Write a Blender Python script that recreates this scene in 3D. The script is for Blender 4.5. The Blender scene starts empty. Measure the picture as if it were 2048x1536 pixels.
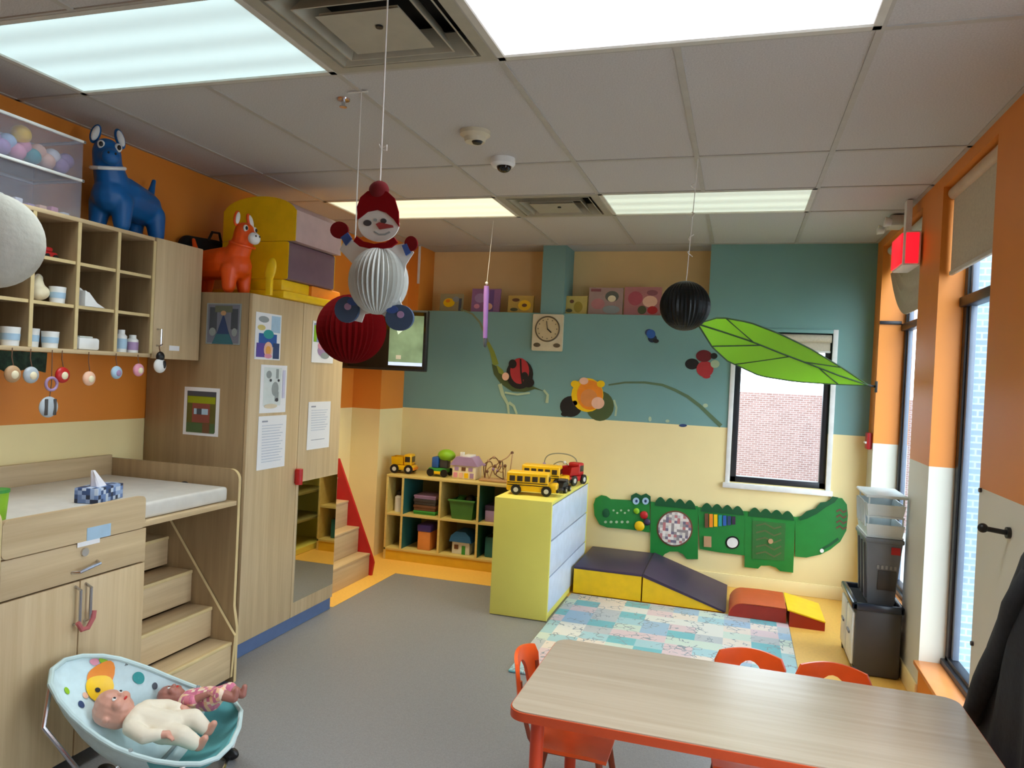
import bpy, bmesh, math, random
from mathutils import Vector, Matrix, Euler
random.seed(7)
PI = math.pi
SC = bpy.context.scene
COL = SC.collection
V = Vector

# ------------------------------------------------------------------ camera
AX = Matrix(((0.95517901, -0.04835788, -0.29205234),
             (0.29218287, -0.00450502, 0.95635186),
             (0.04756285, 0.99881991, -0.00982624)))   # columns: image right, image up, viewing direction
EYE = V((0, 0, 1.55))
cd = bpy.data.cameras.new('camera')
cam = bpy.data.objects.new('camera', cd)
COL.objects.link(cam)
cd.sensor_width = 36.0
cd.lens = 1486.0 / 2048.0 * 36.0
cd.clip_start = 0.02
r_, u_, f_ = AX.col[0], AX.col[1], AX.col[2]
cam.matrix_world = Matrix(((r_[0], u_[0], -f_[0], EYE[0]), (r_[1], u_[1], -f_[1], EYE[1]),
                           (r_[2], u_[2], -f_[2], EYE[2]), (0, 0, 0, 1)))
SC.camera = cam

# ------------------------------------------------------------------ world, exposure
w = bpy.data.worlds.new('sky')
SC.world = w
w.use_nodes = True
bg = w.node_tree.nodes['Background']
bg.inputs[0].default_value = (0.78, 0.89, 1.0, 1)
bg.inputs[1].default_value = 7.6
SC.view_settings.view_transform = 'Standard'
SC.view_settings.look = 'None'
SC.view_settings.gamma = 1.0
SC.view_settings.exposure = 0.2
SC.view_settings.use_curve_mapping = False

CEIL = 2.664


def area_lamp(name, loc, sx, sy, watts, col):
    l = bpy.data.lights.new(name, 'AREA')
    l.shape = 'RECTANGLE'
    l.size = sx
    l.size_y = sy
    l.energy = watts
    l.color = col
    l.spread = math.radians(108)
    o = bpy.data.objects.new(name, l)
    o.location = loc
    COL.objects.link(o)


# four fixtures seen in the photograph and two of the same kind further back in the room
LIGHTS = [(-2.11, 2.18, (0.86, 0.97, 1.0), 7.5), (-0.25, 2.18, (0.97, 0.98, 1.0), 9.5),
          (-2.13, 4.665, (1.0, 0.87, 0.55), 15), (-0.25, 4.665, (0.97, 1.0, 0.93), 3.5),
          (-2.11, -0.3, (0.97, 0.98, 1.0), 6), (-0.25, -0.3, (0.97, 0.98, 1.0), 10)]
for i, (x, y, c, e) in enumerate(LIGHTS):
    area_lamp('tube_light', (x, y, CEIL - 0.012), 1.1, 0.5, e, c)


# ------------------------------------------------------------------ pixel rays (2048 x 1536 frame) onto real planes
def ray(px, py):
    return AX @ V((px - 1024.0, -(py - 768.0), 1486.0))


def onX(px, py, X):
    r = ray(px, py)
    return EYE + r * ((X - EYE.x) / r.x)


def onY(px, py, Y):
    r = ray(px, py)
    return EYE + r * ((Y - EYE.y) / r.y)


def onZ(px, py, Z):
    r = ray(px, py)
    return EYE + r * ((Z - EYE.z) / r.z)


# ------------------------------------------------------------------ materials
def lin(c):
    out = []
    for v in c:
        v = v / 255.0
        out.append(v / 12.92 if v <= 0.04045 else ((v + 0.055) / 1.055) ** 2.4)
    return (out[0], out[1], out[2], 1.0)


MC = {}


def pm(name, c, rough=0.55, metal=0.0, noise=None, bump=None, emit=0.0, coat=0.0, sheen=0.0, spec=None):
    if name in MC:
        return MC[name]
    m = bpy.data.materials.new(name)
    MC[name] = m
    m.use_nodes = True
    nt = m.node_tree
    b = nt.nodes['Principled BSDF']
    col = lin(c)
    b.inputs['Base Color'].default_value = col
    b.inputs['Roughness'].default_value = rough
    b.inputs['Metallic'].default_value = metal
    if coat:
        b.inputs['Coat Weight'].default_value = coat
        b.inputs['Coat Roughness'].default_value = 0.15
    if sheen:
        b.inputs['Sheen Weight'].default_value = sheen
    if spec is not None:
        b.inputs['Specular IOR Level'].default_value = spec
    if emit:
        b.inputs['Emission Color'].default_value = col
        b.inputs['Emission Strength'].default_value = emit
    tc = nt.nodes.new('ShaderNodeTexCoord')
    if noise is None:
        noise = (14.0, 0.06)
    n = nt.nodes.new('ShaderNodeTexNoise')
    n.inputs['Scale'].default_value = noise[0]
    n.inputs['Detail'].default_value = 3.0
    nt.links.new(tc.outputs['Object'], n.inputs['Vector'])
    rp = nt.nodes.new('ShaderNodeValToRGB')
    a = noise[1]
    rp.color_ramp.elements[0].position = 0.3
    rp.color_ramp.elements[1].position = 0.7
    rp.color_ramp.elements[0].color = (col[0] * (1 - a), col[1] * (1 - a), col[2] * (1 - a), 1)
    rp.color_ramp.elements[1].color = (min(1, col[0] * (1 + a)), min(1, col[1] * (1 + a)), min(1, col[2] * (1 + a)), 1)
    nt.links.new(n.outputs['Fac'], rp.inputs['Fac'])
    nt.links.new(rp.outputs['Color'], b.inputs['Base Color'])
    if emit:
        nt.links.new(rp.outputs['Color'], b.inputs['Emission Color'])
    if bump:
        n2 = nt.nodes.new('ShaderNodeTexNoise')
        n2.inputs['Scale'].default_value = bump[0]
        n2.inputs['Detail'].default_value = 4.0
        nt.links.new(tc.outputs['Object'], n2.inputs['Vector'])
        bp = nt.nodes.new('ShaderNodeBump')
        bp.inputs['Strength'].default_value = bump[1]
        bp.inputs['Distance'].default_value = 0.004
        nt.links.new(n2.outputs['Fac'], bp.inputs['Height'])
        nt.links.new(bp.outputs['Normal'], b.inputs['Normal'])
    return m


def wood(name, c1, c2, axis='Z', rough=0.42, scale=1.0):
    if name in MC:
        return MC[name]
    m = bpy.data.materials.new(name)
    MC[name] = m
    m.use_nodes = True
    nt = m.node_tree
    b = nt.nodes['Principled BSDF']
    b.inputs['Roughness'].default_value = rough
    tc = nt.nodes.new('ShaderNodeTexCoord')
    mp = nt.nodes.new('ShaderNodeMapping')
    s = [26.0 * scale] * 3
    s['XYZ'.index(axis)] = 1.1 * scale
    mp.inputs['Scale'].default_value = s
    nt.links.new(tc.outputs['Object'], mp.inputs['Vector'])
    n = nt.nodes.new('ShaderNodeTexNoise')
    n.inputs['Scale'].default_value = 1.0
    n.inputs['Detail'].default_value = 5.0
    n.inputs['Roughness'].default_value = 0.65
    n.inputs['Distortion'].default_value = 0.4
    nt.links.new(mp.outputs['Vector'], n.inputs['Vector'])
    rp = nt.nodes.new('ShaderNodeValToRGB')
    rp.color_ramp.elements[0].position = 0.25
    rp.color_ramp.elements[1].position = 0.75
    rp.color_ramp.elements[0].color = lin(c1)
    rp.color_ramp.elements[1].color = lin(c2)
    nt.links.new(n.outputs['Fac'], rp.inputs['Fac'])
    nt.links.new(rp.outputs['Color'], b.inputs['Base Color'])
    return m


def clear(name, tint, gloss=0.08, haze=0.0):
    """pane or clear plastic: see-through, a little gloss, optional milky share"""
    if name in MC:
        return MC[name]
    m = bpy.data.materials.new(name)
    MC[name] = m
    m.use_nodes = True
    nt = m.node_tree
    out = nt.nodes['Material Output']
    nt.nodes.remove(nt.nodes['Principled BSDF'])
    t = nt.nodes.new('ShaderNodeBsdfTransparent')
    t.inputs[0].default_value = lin(tint)
    g = nt.nodes.new('ShaderNodeBsdfGlossy')
    g.inputs['Roughness'].default_value = 0.05
    mx = nt.nodes.new('ShaderNodeMixShader')
    mx.inputs[0].default_value = gloss
    nt.links.new(t.outputs[0], mx.inputs[1])
    nt.links.new(g.outputs[0], mx.inputs[2])
    last = mx
    if haze:
        d = nt.nodes.new('ShaderNodeBsdfDiffuse')
        d.inputs[0].default_value = lin((225, 225, 235))
        m2 = nt.nodes.new('ShaderNodeMixShader')
        m2.inputs[0].default_value = haze
        nt.links.new(mx.outputs[0], m2.inputs[1])
        nt.links.new(d.outputs[0], m2.inputs[2])
        last = m2
    nt.links.new(last.outputs[0], out.inputs['Surface'])
    return m


def translucent(name, c, mix=0.5):
    if name in MC:
        return MC[name]
    m = bpy.data.materials.new(name)
    MC[name] = m
    m.use_nodes = True
    nt = m.node_tree
    out = nt.nodes['Material Output']
    b = nt.nodes['Principled BSDF']
    b.inputs['Base Color'].default_value = lin(c)
    b.inputs['Roughness'].default_value = 0.7
    t = nt.nodes.new('ShaderNodeBsdfTranslucent')
    t.inputs[0].default_value = lin(c)
    mx = nt.nodes.new('ShaderNodeMixShader')
    mx.inputs[0].default_value = mix
    nt.links.new(b.outputs[0], mx.inputs[1])
    nt.links.new(t.outputs[0], mx.inputs[2])
    nt.links.new(mx.outputs[0], out.inputs['Surface'])
    return m


def patchwork(name, colors, sx, sy, doodle=True, sz=1.0):
    if name in MC:
        return MC[name]
    m = bpy.data.materials.new(name)
    MC[name] = m
    m.use_nodes = True
    nt = m.node_tree
    b = nt.nodes['Principled BSDF']
    b.inputs['Roughness'].default_value = 0.6
    tc = nt.nodes.new('ShaderNodeTexCoord')
    sp = nt.nodes.new('ShaderNodeVectorMath')
    sp.operation = 'DIVIDE'
    sp.inputs[1].default_value = (sx, sy, sz)
    nt.links.new(tc.outputs['Object'], sp.inputs[0])
    fl = nt.nodes.new('ShaderNodeVectorMath')
    fl.operation = 'FLOOR'
    nt.links.new(sp.outputs[0], fl.inputs[0])
    wn = nt.nodes.new('ShaderNodeTexWhiteNoise')
    wn.noise_dimensions = '3D'
    nt.links.new(fl.outputs[0], wn.inputs['Vector'])
    rp = nt.nodes.new('ShaderNodeValToRGB')
    rp.color_ramp.interpolation = 'CONSTANT'
    els = rp.color_ramp.elements
    while len(els) < len(colors):
        els.new(0.5)
    for i, c in enumerate(colors):
        els[i].position = i / len(colors)
        els[i].color = lin(c)
    nt.links.new(wn.outputs['Value'], rp.inputs['Fac'])
    src = rp.outputs['Color']
    if doodle:
        n = nt.nodes.new('ShaderNodeTexVoronoi')
        n.inputs['Scale'].default_value = 22.0
        n.feature = 'DISTANCE_TO_EDGE'
        nt.links.new(tc.outputs['Object'], n.inputs['Vector'])
        lt = nt.nodes.new('ShaderNodeMath')
        lt.operation = 'LESS_THAN'
        lt.inputs[1].default_value = 0.05
        nt.links.new(n.outputs['Distance'], lt.inputs[0])
        n3 = nt.nodes.new('ShaderNodeTexNoise')
        n3.inputs['Scale'].default_value = 9.0
        nt.links.new(tc.outputs['Object'], n3.inputs['Vector'])
        gt = nt.nodes.new('ShaderNodeMath')
        gt.operation = 'GREATER_THAN'
        gt.inputs[1].default_value = 0.53
        nt.links.new(n3.outputs['Fac'], gt.inputs[0])
        ml = nt.nodes.new('ShaderNodeMath')
        ml.operation = 'MULTIPLY'
        nt.links.new(lt.outputs[0], ml.inputs[0])
        nt.links.new(gt.outputs[0], ml.inputs[1])
        mx = nt.nodes.new('ShaderNodeMixRGB')
        mx.inputs['Color2'].default_value = lin((140, 152, 162))
        nt.links.new(ml.outputs[0], mx.inputs['Fac'])
        nt.links.new(src, mx.inputs['Color1'])
        src = mx.outputs['Color']
    nt.links.new(src, b.inputs['Base Color'])
    return m


def bricks(name, c1, c2, mortar, scale, rot):
    if name in MC:
        return MC[name]
    m = bpy.data.materials.new(name)
    MC[name] = m
    m.use_nodes = True
    nt = m.node_tree
    b = nt.nodes['Principled BSDF']
    b.inputs['Roughness'].default_value = 0.85
    tc = nt.nodes.new('ShaderNodeTexCoord')
    mp = nt.nodes.new('ShaderNodeMapping')
    mp.inputs['Rotation'].default_value = rot
    nt.links.new(tc.outputs['Object'], mp.inputs['Vector'])
    bt = nt.nodes.new('ShaderNodeTexBrick')
    bt.inputs['Color1'].default_value = lin(c1)
    bt.inputs['Color2'].default_value = lin(c2)
    bt.inputs['Mortar'].default_value = lin(mortar)
    bt.inputs['Scale'].default_value = scale
    bt.inputs['Mortar Size'].default_value = 0.025
    bt.inputs['Brick Width'].default_value = 0.5
    bt.inputs['Row Height'].default_value = 0.18
    nt.links.new(mp.outputs['Vector'], bt.inputs['Vector'])
    nt.links.new(bt.outputs['Color'], b.inputs['Base Color'])
    return m


def lampmat(name, c, strength, wave):
    if name in MC:
        return MC[name]
    m = bpy.data.materials.new(name)
    MC[name] = m
    m.use_nodes = True
    nt = m.node_tree
    b = nt.nodes['Principled BSDF']
    b.inputs['Base Color'].default_value = (0.6, 0.6, 0.6, 1)
    b.inputs['Roughness'].default_value = 0.6
    tc = nt.nodes.new('ShaderNodeTexCoord')
    wv = nt.nodes.new('ShaderNodeTexWave')
    wv.bands_direction = 'Y'
    wv.inputs['Scale'].default_value = 1.75
    nt.links.new(tc.outputs['Object'], wv.inputs['Vector'])
    rp = nt.nodes.new('ShaderNodeValToRGB')
    cl = lin(c)
    rp.color_ramp.elements[0].color = (cl[0] * (1 - wave), cl[1] * (1 - wave), cl[2] * (1 - wave), 1)
    rp.color_ramp.elements[1].color = cl
    nt.links.new(wv.outputs['Fac'], rp.inputs['Fac'])
    nt.links.new(rp.outputs['Color'], b.inputs['Emission Color'])
    b.inputs['Emission Strength'].default_value = strength
    return m


# ------------------------------------------------------------------ objects
ORI = {}


def tag(o, label=None, cat=None, group=None, kind=None):
    if label:
        o['label'] = label
    if cat:
        o['category'] = cat
    if group:
        o['group'] = group
    if kind:
        o['kind'] = kind
    return o


def thing(name, label, cat, loc, group=None, local=False, rot=None, mat=None):
    """an Empty at the thing's base; parts are modelled in world coordinates (local=True: in its own)"""
    o = bpy.data.objects.new(name, None)
    o.empty_display_size = 0.05
    COL.objects.link(o)
    if mat is not None:
        o.matrix_world = mat
    else:
        o.location = loc
        if rot:
            o.rotation_euler = rot
    ORI[o] = V((0, 0, 0)) if local else V(loc)
    return tag(o, label, cat, group)


def struct(name, loc=(0, 0, 0)):
    o = bpy.data.objects.new(name, None)
    o.empty_display_size = 0.05
    COL.objects.link(o)
    o.location = loc
    ORI[o] = V(loc)
    o['kind'] = 'structure'
    return o


def dup(t, loc, rotz=None, label=None, group=None):
    r = t.copy()
    COL.objects.link(r)
    r.location = loc
    if rotz is not None:
        r.rotation_euler = (0, 0, rotz)
    if label:
        r['label'] = label
    if group:
        r['group'] = group
    for ch in list(t.children):
        c = ch.copy()
        COL.objects.link(c)
        c.parent = r
        for g in ch.children:
            d = g.copy()
            COL.objects.link(d)
            d.parent = c
    return r


def hull_capsule(bm, p0, r0, p1, r1, n=10):
    vs = []
    for p, r in ((V(p0), r0), (V(p1), r1)):
        for i in range(n // 2 + 1):
            th = PI * i / (n // 2)
            k = 1 if i in (0, n // 2) else n
            for j in range(k):
                a = 2 * PI * j / n
                vs.append(bm.verts.new(p + V((math.sin(th) * math.cos(a), math.sin(th) * math.sin(a), math.cos(th))) * r))
    res = bmesh.ops.convex_hull(bm, input=vs)
    dead = [e for e in res['geom_interior'] if isinstance(e, bmesh.types.BMVert) and e.is_valid]
    if dead:
        bmesh.ops.delete(bm, geom=dead, context='VERTS')


class B:
    """collects shapes into one mesh, with one material slot per material used"""

    def __init__(s, *mats):
        s.bm = bmesh.new()
        s.mats = list(mats)
        s.cur = 0

    def use(s, m):
        if m not in s.mats:
            s.mats.append(m)
        s.cur = s.mats.index(m)
        return s

    def _paint(s, faces):
        for f in faces:
            f.material_index = s.cur

    def box(s, x0, x1, y0, y1, z0, z1, bevel=0.0, M=None, seg=2):
        g = bmesh.ops.create_cube(s.bm, size=1.0)
        vs = g['verts']
        c = V(((x0 + x1) / 2, (y0 + y1) / 2, (z0 + z1) / 2))
        d = V((abs(x1 - x0), abs(y1 - y0), abs(z1 - z0)))
        for v in vs:
            v.co = V((v.co.x * d.x, v.co.y * d.y, v.co.z * d.z)) + c
        fs = set(f for v in vs for f in v.link_faces)
        s._paint(fs)
        if bevel > 0:
            es = list(set(e for v in vs for e in v.link_edges))
            r = bmesh.ops.bevel(s.bm, geom=es, offset=min(bevel, min(d) * 0.48), segments=seg, profile=0.5, affect='EDGES')
            s._paint(r['faces'])
            vs = list(set(v for f in r['faces'] for v in f.verts) | set(v for v in vs if v.is_valid))
            allv = set(vs)
            for f in r['faces']:
                for v in f.verts:
                    for f2 in v.link_faces:
                        f2.material_index = s.cur
                        allv.update(f2.verts)
            vs = list(allv)
        if M is not None:
            for v in vs:
                v.co = M @ v.co
        return s

    def loft(s, rings, cap=True, close=True):
        vr = [[s.bm.verts.new(V(p)) for p in r] for r in rings]
        n = len(vr[0])
        fs = []
        for a, b in zip(vr[:-1], vr[1:]):
            for i in range(n if close else n - 1):
                j = (i + 1) % n
                try:
                    fs.append(s.bm.faces.new((a[i], a[j], b[j], b[i])))
                except ValueError:
                    pass
        if cap and close:
            fs.append(s.bm.faces.new(list(reversed(vr[0]))))
            fs.append(s.bm.faces.new(vr[-1]))
        s._paint(fs)
        return s

    def cyl(s, p0, p1, r0, r1=None, seg=16):
        r1 = r0 if r1 is None else r1
        p0, p1 = V(p0), V(p1)
        d = (p1 - p0).normalized()
        a = d.orthogonal().normalized()
        b = d.cross(a)
        rings = []
        for p, r in ((p0, r0), (p1, r1)):
            rings.append([p + (a * math.cos(2 * PI * i / seg) + b * math.sin(2 * PI * i / seg)) * r for i in range(seg)])
        return s.loft(rings)

    def tube(s, pts, r, seg=8, closed=False):
        pts = [V(p) for p in pts]
        n = len(pts)
        rings = []
        a = None
        for i, p in enumerate(pts):
            if closed:
                d = pts[(i + 1) % n] - pts[i - 1]
            else:
                d = pts[min(i + 1, n - 1)] - pts[max(i - 1, 0)]
            d.normalize()
            if a is None:
                a = d.orthogonal().normalized()
            a = (a - d * a.dot(d))
            a = a.normalized() if a.length > 1e-6 else d.orthogonal().normalized()
            b = d.cross(a)
            rr = r[i] if isinstance(r, (list, tuple)) else r
            rings.append([p + (a * math.cos(2 * PI * k / seg) + b * math.sin(2 * PI * k / seg)) * rr for k in range(seg)])
        if closed:
            rings.append(rings[0])
            return s.loft(rings, cap=False)
        return s.loft(rings)

    def sph(s, c, r, seg=16, rings=10, M=None):
        if not isinstance(r, (tuple, list)):
            r = (r, r, r)
        g = bmesh.ops.create_uvsphere(s.bm, u_segments=seg, v_segments=rings, radius=1.0)
        for v in g['verts']:
            p = V((v.co.x * r[0], v.co.y * r[1], v.co.z * r[2]))
            if M is not None:
                p = M @ p
            v.co = p + V(c)
        s._paint(set(f for v in g['verts'] for f in v.link_faces))
        return s

    def poly(s, pts, O, u, v, d0, d1):
        """outline in the u-v plane through O, from offset d0 to d1 along u x v"""
        O, u, v = V(O), V(u).normalized(), V(v).normalized()
        n = u.cross(v)
        area = sum(pts[i - 1][0] * pts[i][1] - pts[i][0] * pts[i - 1][1] for i in range(len(pts)))
        if area < 0:
            pts = list(reversed(pts))
        lo = [s.bm.verts.new(O + u * p[0] + v * p[1] + n * d0) for p in pts]
        hi = [s.bm.verts.new(O + u * p[0] + v * p[1] + n * d1) for p in pts]
        k = len(pts)
        fs = [s.bm.faces.new(hi), s.bm.faces.new(list(reversed(lo)))]
        for i in range(k):
            j = (i + 1) % k
            fs.append(s.bm.faces.new((lo[i], lo[j], hi[j], hi[i])))
        s._paint(fs)
        return s

    def lathe(s, prof, c, seg=24, M=None, pleat=None):
        rings = []
        for r, z in prof:
            ring = []
            for i in range(seg):
                a = 2 * PI * i / seg
                k = 1.0 if (pleat is None or i % 2) else pleat
                p = V((max(r, 1e-4) * k * math.cos(a), max(r, 1e-4) * k * math.sin(a), z))
                if M is not None:
                    p = M @ p
                ring.append(p + V(c))
            rings.append(ring)
        return s.loft(rings)

    def grid(s, P, thick=0.0):
        """P[i][j] points -> sheet, given a thickness downwards along its normals"""
        vv = [[s.bm.verts.new(V(p)) for p in row] for row in P]
        fs = []
        for i in range(len(P) - 1):
            for j in range(len(P[0]) - 1):
                fs.append(s.bm.faces.new((vv[i][j], vv[i][j + 1], vv[i + 1][j + 1], vv[i + 1][j])))
        s._paint(fs)
        if thick:
            s.bm.normal_update()
            bmesh.ops.solidify(s.bm, geom=fs, thickness=thick)
        return s

    def done(s, name, parent=None, label=None, smooth=True, kind=None, angle=35):
        me = bpy.data.meshes.new(name)
        off = ORI.get(parent, V((0, 0, 0))) if parent is not None else V((0, 0, 0))
        if parent is None:
            c = V((0, 0, 0))
            lo = V((1e9, 1e9, 1e9))
            hi = -lo
            for v in s.bm.verts:
                for k in range(3):
                    lo[k] = min(lo[k], v.co[k])
                    hi[k] = max(hi[k], v.co[k])
            off = V(((lo.x + hi.x) / 2, (lo.y + hi.y) / 2, lo.z))
        for v in s.bm.verts:
            v.co -= off
        bmesh.ops.recalc_face_normals(s.bm, faces=s.bm.faces)
        s.bm.to_mesh(me)
        s.bm.free()
        for m in s.mats:
            me.materials.append(m)
        if smooth:
            for p in me.polygons:
                p.use_smooth = True
            me.set_sharp_from_angle(angle=math.radians(angle))
        o = bpy.data.objects.new(name, me)
        COL.objects.link(o)
        if parent is None:
            o.location = off
            ORI[o] = off
        else:
            o.parent = parent
            ORI[o] = ORI[parent]
        if label:
            o['label'] = label
        if kind:
            o['kind'] = kind
        return o


def blob(name, caps, mat, parent, voxel=0.006, smooth=4, label=None):
    """capsules (p0, r0, p1, r1) fused into one continuous skin"""
    off = ORI.get(parent, V((0, 0, 0)))
    bm = bmesh.new()
    for p0, r0, p1, r1 in caps:
        hull_capsule(bm, V(p0) - off, r0, V(p1) - off, r1, 12)
    me = bpy.data.meshes.new(name)
    bm.to_mesh(me)
    bm.free()
    o = bpy.data.objects.new(name, me)
    COL.objects.link(o)
    md = o.modifiers.new('r', 'REMESH')
    md.mode = 'VOXEL'
    md.voxel_size = voxel
    ms = o.modifiers.new('s', 'SMOOTH')
    ms.factor = 0.5
    ms.iterations = smooth
    bpy.context.view_layer.update()
    dg = bpy.context.evaluated_depsgraph_get()
    me2 = bpy.data.meshes.new_from_object(o.evaluated_get(dg))
    o.modifiers.clear()
    o.data = me2
    bpy.data.meshes.remove(me)
    me2.name = name
    me2.materials.clear()
    me2.materials.append(mat)
    for p in me2.polygons:
        p.use_smooth = True
        p.material_index = 0
    o.parent = parent
    ORI[o] = ORI[parent]
    if label:
        o['label'] = label
    return o


def ell(cx, cy, rx, ry, n=20, a0=0.0, a1=2 * PI):
    return [(cx + rx * math.cos(a0 + (a1 - a0) * i / n), cy + ry * math.sin(a0 + (a1 - a0) * i / n)) for i in range(n if a1 - a0 > 6.2 else n + 1)]


def rrect(x0, x1, y0, y1, r, n=5):
    p = []
    for cx, cy, a in ((x1 - r, y1 - r, 0), (x0 + r, y1 - r, PI / 2), (x0 + r, y0 + r, PI), (x1 - r, y0 + r, 1.5 * PI)):
        for i in range(n + 1):
            t = a + PI / 2 * i / n
            p.append((cx + r * math.cos(t), cy + r * math.sin(t)))
    return p


def pic(name, label, cat, O, u, v, wd, ht, base, layers, thick=0.002, group=None, edge=None):
    """a flat print or canvas: O is its lower left corner; layers (kind, cx, cy, sx, sy, material) in 0..1"""
    b = B(base)
    b.poly([(0, 0), (wd, 0), (wd, ht), (0, ht)], O, u, v, 0, thick)
    k = thick
    for kind, cx, cy, sx, sy, m in layers:
        b.use(m)
        x, y, a, c = cx * wd, cy * ht, sx * wd / 2, sy * ht / 2
        if kind == 'r':
            p = [(x - a, y - c), (x + a, y - c), (x + a, y + c), (x - a, y + c)]
        elif kind == 'e':
            p = ell(x, y, a, c, 16)
        else:
            p = [(x - a, y - c), (x + a, y - c), (x, y + c)]
        b.poly(p, O, u, v, k - 0.0002, k + 0.0004)
        k += 0.0004
    o = b.done(name, smooth=False)
    return tag(o, label, cat, group)


X_, Y_, Z_ = V((1, 0, 0)), V((0, 1, 0)), V((0, 0, 1))

# ================================================================== materials in use
M_ceil = pm('ceiling_tile', (194, 191, 189), 0.9, noise=(160, 0.10), bump=(220, 0.35))
M_grid = pm('ceiling_grid_metal', (178, 174, 166), 0.5)
M_orange = pm('orange_paint', (228, 138, 46), 0.5, noise=(3, 0.03))
M_cream = pm('cream_paint', (246, 226, 166), 0.5, noise=(3, 0.03))
M_white_wall = pm('off_white_paint', (222, 220, 205), 0.5, noise=(3, 0.02))
M_teal = pm('teal_paint', (118, 160, 156), 0.55, noise=(2, 0.05))
M_alcove = pm('tan_paint', (240, 206, 146), 0.6, noise=(3, 0.04))
M_floor = pm('grey_speckled_vinyl', (132, 132, 134), 0.42, noise=(190, 0.14))
M_band = pm('yellow_vinyl', (242, 190, 90), 0.42, noise=(60, 0.05))
M_white = pm('white_plastic', (235, 235, 232), 0.4)
M_offwhite = pm('off_white_metal', (205, 202, 192), 0.5)
M_ventmetal = pm('vent_metal', (168, 163, 146), 0.5)
M_black = pm('black_plastic', (18, 18, 20), 0.4)
M_darkframe = pm('dark_window_metal', (30, 32, 40), 0.4)
M_dark = pm('hollow_shade', (20, 18, 16), 0.9)  # near-black colour standing for the shade inside hollows
M_glass = clear('pane', (250, 252, 252), 0.06)
M_wood = wood('pale_oak', (190, 162, 122), (218, 194, 154), 'Z')
M_woody = wood('pale_oak_along', (190, 162, 122), (218, 194, 154), 'Y')
M_woodx = wood('pale_oak_across', (190, 162, 122), (218, 194, 154), 'X')
M_woodshade = wood('shaded_oak', (148, 122, 88), (176, 150, 112), 'Z')  # same oak darkened, shade of inner and side faces put into its colour
M_edge = pm('maple_edge', (216, 192, 140), 0.45)
M_red = pm('red_plastic', (190, 28, 30), 0.4)
M_yellow = pm('yellow_vinyl_foam', (248, 200, 8), 0.38)
M_purple = pm('purple_vinyl_foam', (58, 42, 70), 0.45)
M_orangefoam = pm('orange_vinyl_foam', (206, 88, 40), 0.42)
M_orangechair = pm('orange_chair_plastic', (244, 92, 26), 0.35)
M_string = pm('white_string', (225, 222, 215), 0.8)
M_grey = pm('grey_plastic', (108, 112, 118), 0.4)
M_darkgrey = pm('dark_grey_plastic', (66, 62, 60), 0.45)
M_beige = pm('beige_blind_fabric', (200, 188, 168), 0.85, noise=(90, 0.08))
M_chrome = pm('chrome', (200, 200, 205), 0.18, metal=1.0)
M_paper = pm('white_paper', (238, 238, 240), 0.7, noise=(6, 0.01))
M_ink = pm('grey_ink', (150, 152, 165), 0.7)
M_black2 = pm('black_ink', (60, 60, 66), 0.7)


def fl(n, c, r=0.5, **k):
    return pm(n, c, r, **k)


M_blue = fl('blue', (40, 92, 170))
M_teal2 = fl('turquoise', (40, 150, 150))
M_green = fl('green', (60, 150, 60))
M_lime = fl('lime_green', (140, 190, 30))
M_pink = fl('pink', (226, 150, 170))
M_lilac = fl('lilac', (170, 140, 180))
M_tan = fl('tan', (190, 150, 110))
M_brown = fl('brown', (110, 72, 48))
M_sky = fl('pale_blue', (170, 200, 222))
M_peach = fl('peach', (240, 190, 160))
M_orange2 = fl('orange', (240, 140, 30))
M_cream2 = fl('cream', (240, 226, 190))

# ================================================================== the setting
LX, RX, FY, BY = -3.1, 0.93, 6.02, -1.7
b = B(M_floor)
b.box(LX - 0.2, RX + 0.35, BY - 0.1, FY + 0.4, -0.06, 0.0)
tag(b.done('floor', smooth=False), kind='structure')
b = B(M_band)
b.box(LX, -2.45, 4.28, 5.2, 0, 0.0015)
b.box(LX, RX, 5.2, FY, 0, 0.0015)
b.box(0.39, RX, 2.0, 5.2, 0, 0.0015)
tag(b.done('trim_1', smooth=False), kind='structure')

# far wall with two alcoves over a ledge and a window hole
WX0, WX1, WZ0, WZ1 = -0.035, 0.655, 0.815, 1.985
b = B(M_cream, M_teal, M_alcove, M_orange)
y0, y1 = FY, FY + 0.36
b.use(M_cream)
b.box(LX - 0.2, WX0, y0, y1, 0, 1.234)
b.box(WX1, RX + 0.2, y0, y1, 0, 1.234)
b.box(WX0, WX1, y0, y1, 0, WZ0)
b.use(M_teal)
b.box(LX - 0.2, WX0, y0, y1, 1.234, 2.095)
b.box(WX1, RX + 0.2, y0, y1, 1.234, 2.095)
b.box(WX0, WX1, y0, y1, WZ1, 2.095)
b.box(-0.26, RX + 0.2, y0, y1, 2.095, 2.95)
b.box(-1.62, -1.425, y0, y1 - 0.04, 2.095, 2.95)
b.use(M_alcove)
b.box(-2.74, -0.26, y1 - 0.04, y1, 2.095, 2.95)
b.use(M_orange)
b.box(LX - 0.2, -2.74, y0, y1, 2.095, 2.95)
tag(b.done('wall_far', smooth=False), kind='structure')

b = B(M_cream, M_orange)
for (xa, xb, ya, yb) in ((LX - 0.15, LX, BY - 0.1, FY), (LX, -2.84, 5.585, FY)):
    b.use(M_cream).box(xa, xb, ya, yb, 0, 1.228)
    b.use(M_orange).box(xa, xb, ya, yb, 1.228, 2.95)
tag(b.done('wall_left', smooth=False), kind='structure')

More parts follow.
